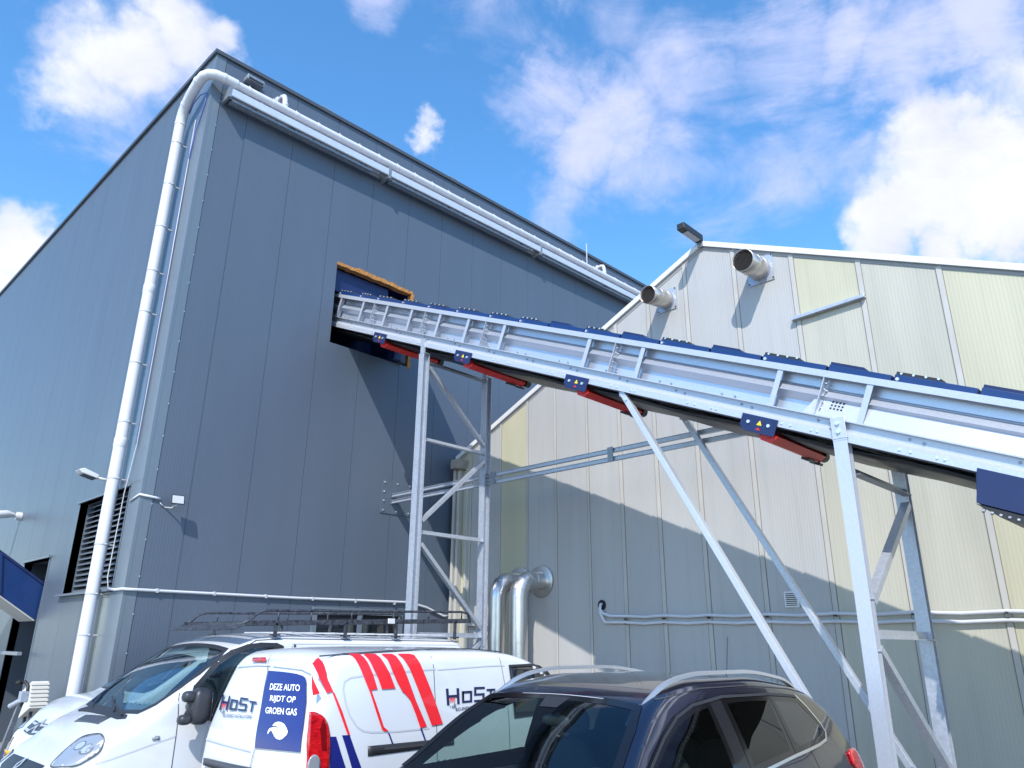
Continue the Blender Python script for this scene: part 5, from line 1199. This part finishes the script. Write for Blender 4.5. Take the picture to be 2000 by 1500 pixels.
flat_text('characters','94-35-VX',(O.x-.014,O.y+.20,O.z-.036),(0,-.44,0),(0,0,.072),'blackplastic',pl_,bold=.015)
for sg in (1,-1):
    f2,t2=B.proj((.7,-sg*.6,-.35))
    B.patch('headlight',[t2(p) for p in [(.10,sg*.50,.90),(.14,sg*.72,.80),(.35,sg*.86,.88),(.62,sg*.88,1.05),(.5,sg*.84,1.08),(.25,sg*.66,1.0)]],f2,'lens',off=.006,cell=.05)
    F=B.side(sg)
    B.patch('side_window',[(1.30,1.35),(1.62,1.62),(1.80,1.66),(2.2,1.66),(2.2,1.18),(1.15,1.20)],F,'glass',off=.004)
    B.patch('sill_trim',[(.3,.30),(4.2,.30),(4.2,.48),(.3,.48)],F,'greyplastic',off=.01)
part('mirror',rounded(B.W((1.35,-1.0,1.25)),.07,.11,.12),'greyplastic',B.root,smooth=True)
# ============ dark SUV in the foreground
V=Veh('suv','sport_utility_car','dark navy almost black estate car with silver roof rails, nearest to the camera','car')
wv=[(1.90,0.0),(1.895,.35),(1.875,.585),(1.70,.66),(1.50,.72),(1.33,.77),(1.22,.76),(1.17,.5),(1.15,0)]
wvf=wv+[(a,-b) for a,b in wv[1:-1]][::-1]
dl_f=[(1.47,1.09),(1.62,1.185),(1.75,1.262),(1.89,1.342),(1.99,1.390),(2.10,1.435),(2.315,1.487),(2.50,1.507),(2.50,1.10),(1.46,1.07)]
dl_r=[(2.70,1.517),(3.0,1.52),(3.29,1.510),(3.28,1.17),(2.70,1.125)]
dl_q=[(3.345,1.508),(3.60,1.492),(3.71,1.475),(3.80,1.415),(3.90,1.30),(3.915,1.26),(3.86,1.215),(3.60,1.195),(3.34,1.175)]
V.body('navy_paint',dn=.025,side_holes=[dl_f,dl_r],top_holes=[wvf]); V.wheels(r=.345); Tp=V.top()
V.patch('windscreen',wvf,Tp,'tint_light',off=.004,cell=.05)
V.line('screen_top_trim',[(1.905,-.60),(1.915,-.35),(1.92,0),(1.915,.35),(1.905,.60)],Tp,'softseam',w=.006,off=.003)
V.line('screen_edge',[(1.895,.35),(1.875,.60),(1.70,.675),(1.50,.735),(1.33,.785)],Tp,'frit',w=.055,off=.006)
V.line('screen_edge',[(1.895,-.35),(1.875,-.60),(1.70,-.675),(1.50,-.735),(1.33,-.785)],Tp,'frit',w=.055,off=.006)
V.line('screen_edge',[(1.885,-.58),(1.885,.58)],Tp,'frit',w=.05,off=.0055); V.line('screen_edge',[(1.22,-.76),(1.16,-.4),(1.15,0),(1.16,.4),(1.22,.76)],Tp,'frit',w=.06,off=.0055)
V.patch('sensor_band',[(1.885,-.10),(1.885,.10),(1.79,.07),(1.79,-.07)],Tp,'blackplastic',off=.007)
part('rear_view_mirror',rounded(V.W((1.86,.0,1.40)),.02,.11,.035),'blackplastic',V.root,smooth=True)
V.patch('parking_card',[(1.42,.22),(1.42,.38),(1.52,.36),(1.515,.20)],Tp,'led',off=.006) if 0 else None
for sg in (V.near,-V.near):
    F=V.side(sg)
    for nm,p,g_ in (('front_window',dl_f,'tint_light'),('rear_window',dl_r,'tint_dark'),('quarter_window',dl_q,'glass')):
        V.patch(nm,p,F,g_,off=.006,cell=.025)
        V.line('window_edge',p,F,'frit',w=.050,off=.0065,closed=True)
    V.patch('pillar_cover',[(2.50,1.509),(2.70,1.519),(2.70,1.125),(2.50,1.10)],F,'pillar_black',off=.0045,cell=.05); V.patch('pillar_cover',[(3.29,1.511),(3.345,1.509),(3.34,1.175),(3.28,1.17)],F,'pillar_black',off=.0045,cell=.05)
    V.line('chrome_strip',[(1.36,1.055),(2.5,1.088),(3.3,1.158),(3.72,1.188),(3.88,1.208),(3.935,1.25),(3.925,1.30),(3.82,1.425),(3.73,1.50)],F,'chrome',w=.017,off=.009)
    V.line('window_rubber',[(1.45,1.09),(1.62,1.197),(1.75,1.274),(1.89,1.354),(2.10,1.447),(2.315,1.499),(2.7,1.531),(3.3,1.524),(3.66,1.50),(3.72,1.49)],F,'blackplastic',w=.016,off=.011)
    V.line('door_gap',[(2.60,1.10),(2.60,.9),(2.62,.4)],F,'seam',w=.007); V.line('door_gap',[(3.56,1.17),(3.62,.95),(3.5,.6)],F,'seam',w=.007)
    V.line('roof_groove',[(2.0,1.545),(2.5,1.588),(3.1,1.588),(3.7,1.548),(4.0,1.50)],F,'seam',w=.006)
    V.patch('tail_lamp',[(4.20,1.10),(4.30,1.12),(4.42,1.10),(4.52,1.02),(4.60,.90),(4.58,.84),(4.36,.92),(4.22,1.02)],F,'lampred',off=.018,solid=.02,cell=.04)
    # roof rail
    mb=MB(); pts=[]
    for i in range(49):
        s_=1.86+2.22*i/48; lift=.050*sstep(min(i,48-i)/9.0); u=V.sh.unshear(s_,1.6); pts.append(V.W((s_,sg*(.605-.02*(i/48)),V.sh.T(u,.60)+lift-.012)))
    prof=[(-.019,-.010),(-.015,.009),(0,.014),(.015,.009),(.019,-.010)]
    vs=[]
    for i,p in enumerate(pts):
        t_=(pts[min(i+1,48)]-pts[max(i-1,0)]).normalized(); r_=t_.cross(Vector((0,0,1))).normalized(); u_=r_.cross(t_); k_=.55+.45*min(1,min(i,48-i)/6.0)
        for a,b in prof: vs.append(p+r_*a*k_+u_*b*k_)
    n=5; fs=[tuple(range(5)),tuple(48*5+k for k in range(4,-1,-1))]
    for i in range(48):
        for k in range(5): fs.append((i*5+k,i*5+(k+1)%5,(i+1)*5+(k+1)%5,(i+1)*5+k))
    mb.add(vs,fs); part('roof_rail',mb,'satin',V.root,smooth=True,auto=50)
    part('mirror',rounded(V.W((1.36,sg*1.0,.97)),.09,.12,.08),'navy_paint',V.root,smooth=True)
    V.patch('sill_trim',[(.3,.30),(4.4,.30),(4.4,.42),(.3,.42)],F,'blackplastic',off=.01)
an=V.W((3.95,0.0,V.sh.top_(3.95)))
a_=part('antenna',MB().tube([an+Vector((0,0,-.02)),an+Vector((0,0,.02))],[.035,.016],14),'blackplastic',V.root,smooth=True,auto=40)
part('rod',MB().tube([an+Vector((0,0,.015)),an+Vector((.035,.0,.11)),an+Vector((.125,.02,.36))],[.008,.005,.0025],8),'blackplastic',a_,smooth=True)
V.patch('grille',[(.45,.78),(-.45,.78),(-.40,.55),(.40,.55)],V.front(),'blackplastic',off=.01)
for sg in (1,-1):
    f2,t2=V.proj((.7,-sg*.6,-.3)); V.patch('headlight',[t2(p) for p in [(.05,sg*.50,.74),(.15,sg*.68,.68),(.5,sg*.84,.80),(.62,sg*.84,.90),(.3,sg*.66,.86)]],f2,'lens',off=.006,cell=.05)
V.line('bonnet_gap',[(1.12,.72),(.7,.74),(.3,.66)],Tp,'seam',w=.006); V.line('bonnet_gap',[(1.12,-.72),(.7,-.74),(.3,-.66)],Tp,'seam',w=.006)
fr=V.rear()
V.patch('rear_screen',[(.58,1.30),(-.58,1.30),(-.66,1.02),(.66,1.02)],fr,'glass',off=.004) if 0 else V.patch('rear_screen',[(4.22,.55),(4.22,-.55),(4.46,-.62),(4.46,.62)],Tp,'glass',off=.004)

# ---- what shows through the glass
def seat(veh,s_,l_,zc,mt='seat_cloth',hr=True,tilt=-12):
    R_=Matrix.Rotation(math.radians(tilt*(-veh.hd)*1.0),3,'Y')
    st=part('seat',rounded(veh.W((s_,l_,zc)),.075,.235,.30,p=3.4,R=R_),mt,veh.root,smooth=True)
    part('cushion',rounded(veh.W((s_-.26,l_,zc-.32)),.27,.235,.085,p=3.4),mt,st,smooth=True)
    if hr: part('headrest',rounded(veh.W((s_+.055,l_,zc+.385)),.050,.125,.085,p=3.0),mt,st,smooth=True)
def cabin(veh,sd,zd,hw,ss,zs,wheel_s,wheel_z,lw=.37):
    mb=rounded(veh.W((sd,0,zd)),.30,hw,.13,p=4.5); part('dashboard',mb,'blackplastic',veh.root,smooth=True)
    for l_ in (lw,-lw): seat(veh,ss,l_,zs)
    c=veh.W((wheel_s,lw,wheel_z)); ax=Vector((veh.hd*-1*.87,0,.0)); n_=Vector((-veh.hd*.80,0,.60)).normalized(); e1=Vector((0,1,0)); e2=n_.cross(e1)
    pts=[c+(e1*math.cos(a)+e2*math.sin(a))*.185 for a in [2*PI*i/28 for i in range(29)]]
    sw=part('steering_wheel',MB().tube(pts,.015,8).tube([c-e1*.18,c,c+e1*.18],.018,6).tube([c,c-e2*.18],.018,6).tube([c,c-n_*.25],.03,8),'blackplastic',veh.root,smooth=True)
cabin(V,1.50,.92,.70,2.42,.95,1.92,1.02)
for l_ in (.40,0,-.40): seat(V,3.22,l_,.93,hr=True)
mbx=MB().box(*sorted((V.W((1.2,0,0)).x,V.W((4.0,0,0)).x)),V.yc-.78,V.yc+.78,.40,.46); part('cabin_floor',mbx,'blackplastic',V.root)
for sg in (1,-1):
    part('door_trim',MB().box(*sorted((V.W((1.55,0,0)).x,V.W((3.6,0,0)).x)),V.yc+sg*.775-.02,V.yc+sg*.775+.02,.45,1.08),'blackplastic',V.root,bevel=.008)
part('parcel_shelf',MB().box(*sorted((V.W((3.45,0,0)).x,V.W((4.15,0,0)).x)),V.yc-.72,V.yc+.72,.98,1.0),'blackplastic',V.root)
part('head_lining',MB().box(*sorted((V.W((2.15,0,0)).x,V.W((4.0,0,0)).x)),V.yc-.56,V.yc+.56,1.565,1.575),mat('pale_head_lining',(.22,.22,.21),.9),V.root)
part('dash_paper',MB().frame(V.W((1.46,-.12,1.062)),(.15,0,.0),(0,.22,0),(0,0,.002)),'trim_white',V.root)
cabin(T,1.18,1.02,.78,2.02,1.18,1.52,1.26,lw=.45)
part('bulkhead',MB().box(*sorted((T.W((2.32,0,0)).x,T.W((2.34,0,0)).x)),T.yc-.84,T.yc+.84,.45,1.86),'greyplastic',T.root)
part('cabin_floor',MB().box(*sorted((T.W((.95,0,0)).x,T.W((2.34,0,0)).x)),T.yc-.85,T.yc+.85,.50,.55),'blackplastic',T.root)
part('dash_paper',MB().mark().frame(T.W((1.12,.25,1.158)),(.20,.02,0),(.03,.26,0),(0,0,.002)).mark().frame(T.W((1.20,-.15,1.158)),(.16,0,0),(0,.20,0),(0,0,.002)),'trim_white',T.root)
part('rear_view_mirror',rounded(T.W((1.52,0,1.66)),.02,.12,.04),'blackplastic',T.root,smooth=True)
# ------------------------------------------------------------------ sky, sun, camera
SD=Vector((-.605,-.407,.684)).normalized()
el=math.asin(SD.z); rot=math.atan2(SD.x,SD.y)
w=bpy.data.worlds.new('World'); SC.world=w; w.use_nodes=True; nt=w.node_tree; nt.nodes.clear()
N=nt.nodes.new; Lk=nt.links.new
out=N('ShaderNodeOutputWorld'); bg=N('ShaderNodeBackground'); Lk(bg.outputs[0],out.inputs[0])
sky=N('ShaderNodeTexSky'); sky.sky_type='NISHITA'; sky.sun_disc=False; sky.sun_elevation=el; sky.sun_rotation=rot
sky.air_density=1.0; sky.dust_density=.3; sky.ozone_density=2.5
hs=N('ShaderNodeHueSaturation'); hs.inputs['Saturation'].default_value=SKY_SAT; hs.inputs['Value'].default_value=SKY_VAL; hs.inputs['Hue'].default_value=SKY_HUE; Lk(sky.outputs[0],hs.inputs['Color'])
tc=N('ShaderNodeTexCoord')
def noise(scale,detail,rough,dist=0.0,off=(0,0,0),st=(1,1,1)):
    mp=N('ShaderNodeMapping'); mp.inputs['Location'].default_value=off; mp.inputs['Scale'].default_value=st; Lk(tc.outputs['Generated'],mp.inputs[0])
    n=N('ShaderNodeTexNoise'); n.inputs['Scale'].default_value=scale; n.inputs['Detail'].default_value=detail; n.inputs['Roughness'].default_value=rough; n.inputs['Distortion'].default_value=dist; Lk(mp.outputs[0],n.inputs['Vector']); return n.outputs[0]
def math_(op,a,b=None,c=None):
    m=N('ShaderNodeMath'); m.operation=op
    for i,v in enumerate((a,b,c)):
        if v is None: continue
        if isinstance(v,(int,float)): m.inputs[i].default_value=v
        else: Lk(v,m.inputs[i])
    return m.outputs[0]
_w=N('ShaderNodeTexNoise'); _w.inputs['Scale'].default_value=4.5; _w.inputs['Detail'].default_value=6; _w.inputs['Roughness'].default_value=.6; Lk(tc.outputs['Generated'],_w.inputs['Vector'])
_s=N('ShaderNodeVectorMath'); _s.operation='SUBTRACT'; Lk(_w.outputs['Color'],_s.inputs[0]); _s.inputs[1].default_value=(.5,.5,.5)
_m=N('ShaderNodeVectorMath'); _m.operation='SCALE'; Lk(_s.outputs[0],_m.inputs[0]); _m.inputs['Scale'].default_value=.22
warp=N('ShaderNodeVectorMath'); warp.operation='ADD'; Lk(tc.outputs['Generated'],warp.inputs[0]); Lk(_m.outputs[0],warp.inputs[1])
def blobs(L):
    acc=None
    for d,r,s in L:
        vm=N('ShaderNodeVectorMath'); vm.operation='DISTANCE'; Lk(warp.outputs[0],vm.inputs[0]); vm.inputs[1].default_value=d
        mr=N('ShaderNodeMapRange'); mr.interpolation_type='SMOOTHSTEP'; mr.inputs[1].default_value=r; mr.inputs[2].default_value=r*.15; mr.inputs[3].default_value=0; mr.inputs[4].default_value=s; Lk(vm.outputs['Value'],mr.inputs[0])
        acc=mr.outputs[0] if acc is None else math_('MAXIMUM',acc,mr.outputs[0])
    return acc
n1=noise(5.5,10,.58,.3,(3.1,1.7,.4)); n2=noise(13,8,.6,.5,(.3,5.7,2.4)); n3=noise(3.0,11,.66,1.6,(7.1,.7,1.4),(1,1,2.8))
cum=math_('ADD',blobs(CUM),math_('MULTIPLY',math_('SUBTRACT',n1,.5),1.5)); cum=math_('ADD',cum,math_('MULTIPLY',math_('SUBTRACT',n2,.5),.7))
mr=N('ShaderNodeMapRange'); mr.interpolation_type='SMOOTHSTEP'; mr.inputs[1].default_value=.34; mr.inputs[2].default_value=1.12; Lk(cum,mr.inputs[0]); mc=mr.outputs[0]
thin=math_('ADD',blobs(THIN),math_('MULTIPLY',math_('SUBTRACT',n3,.5),1.8)); thin=math_('ADD',thin,math_('MULTIPLY',math_('SUBTRACT',n1,.5),1.1))
mr2=N('ShaderNodeMapRange'); mr2.interpolation_type='SMOOTHSTEP'; mr2.inputs[1].default_value=.26; mr2.inputs[2].default_value=1.45; mr2.inputs[4].default_value=.92; Lk(thin,mr2.inputs[0]); mt_=mr2.outputs[0]
shade=N('ShaderNodeMapRange'); shade.inputs[1].default_value=.35; shade.inputs[2].default_value=.62; shade.inputs[3].default_value=.0; shade.inputs[4].default_value=1; Lk(noise(6,7,.6,.4,(3.4,2.1,.9)),shade.inputs[0])
cc=N('ShaderNodeMix'); cc.data_type='RGBA'; Lk(shade.outputs[0],cc.inputs[0]); cc.inputs[6].default_value=(*[c*CL for c in (.64,.68,.90)],1); cc.inputs[7].default_value=(*[c*CL for c in (.86,.88,1.0)],1)
m1=N('ShaderNodeMix'); m1.data_type='RGBA'; Lk(mt_,m1.inputs[0]); Lk(hs.outputs[0],m1.inputs[6]); m1.inputs[7].default_value=(*[c*CL for c in (.66,.70,.98)],1)
m2=N('ShaderNodeMix'); m2.data_type='RGBA'; Lk(mc,m2.inputs[0]); Lk(m1.outputs[2],m2.inputs[6]); Lk(cc.outputs[2],m2.inputs[7])
Lk(m2.outputs[2],bg.inputs[0]); bg.inputs[1].default_value=BGS
sl=bpy.data.lights.new('sun','SUN'); sl.energy=SUN; sl.angle=math.radians(.5); sl.color=(1,.955,.89)
so=bpy.data.objects.new('sun',sl); COL.objects.link(so); so.rotation_euler=SD.to_track_quat('Z','Y').to_euler(); so.location=(-10,-8,20)
cam=bpy.data.cameras.new('camera'); co=bpy.data.objects.new('camera',cam); COL.objects.link(co); SC.camera=co
yaw,pitch,roll=[math.radians(a) for a in (45.404,19.2,.536)]
f=Vector((math.sin(yaw)*math.cos(pitch),math.cos(yaw)*math.cos(pitch),math.sin(pitch))); r=Vector((math.cos(yaw),-math.sin(yaw),0)); u=r.cross(f)
r2=r*math.cos(roll)+u*math.sin(roll); u2=-r*math.sin(roll)+u*math.cos(roll)
mx=Matrix((( r2.x,u2.x,-f.x,0),(r2.y,u2.y,-f.y,0),(r2.z,u2.z,-f.z,1.9),(0,0,0,1))); co.matrix_world=mx
cam.sensor_width=36; cam.lens=1449.38/2000*36; cam.clip_start=.05; cam.clip_end=3000
SC.view_settings.view_transform='Standard'; SC.view_settings.look='None'; SC.view_settings.exposure=EXPO; SC.view_settings.gamma=1
SC.render.resolution_x=1024; SC.render.resolution_y=768; SC.cycles.max_bounces=8
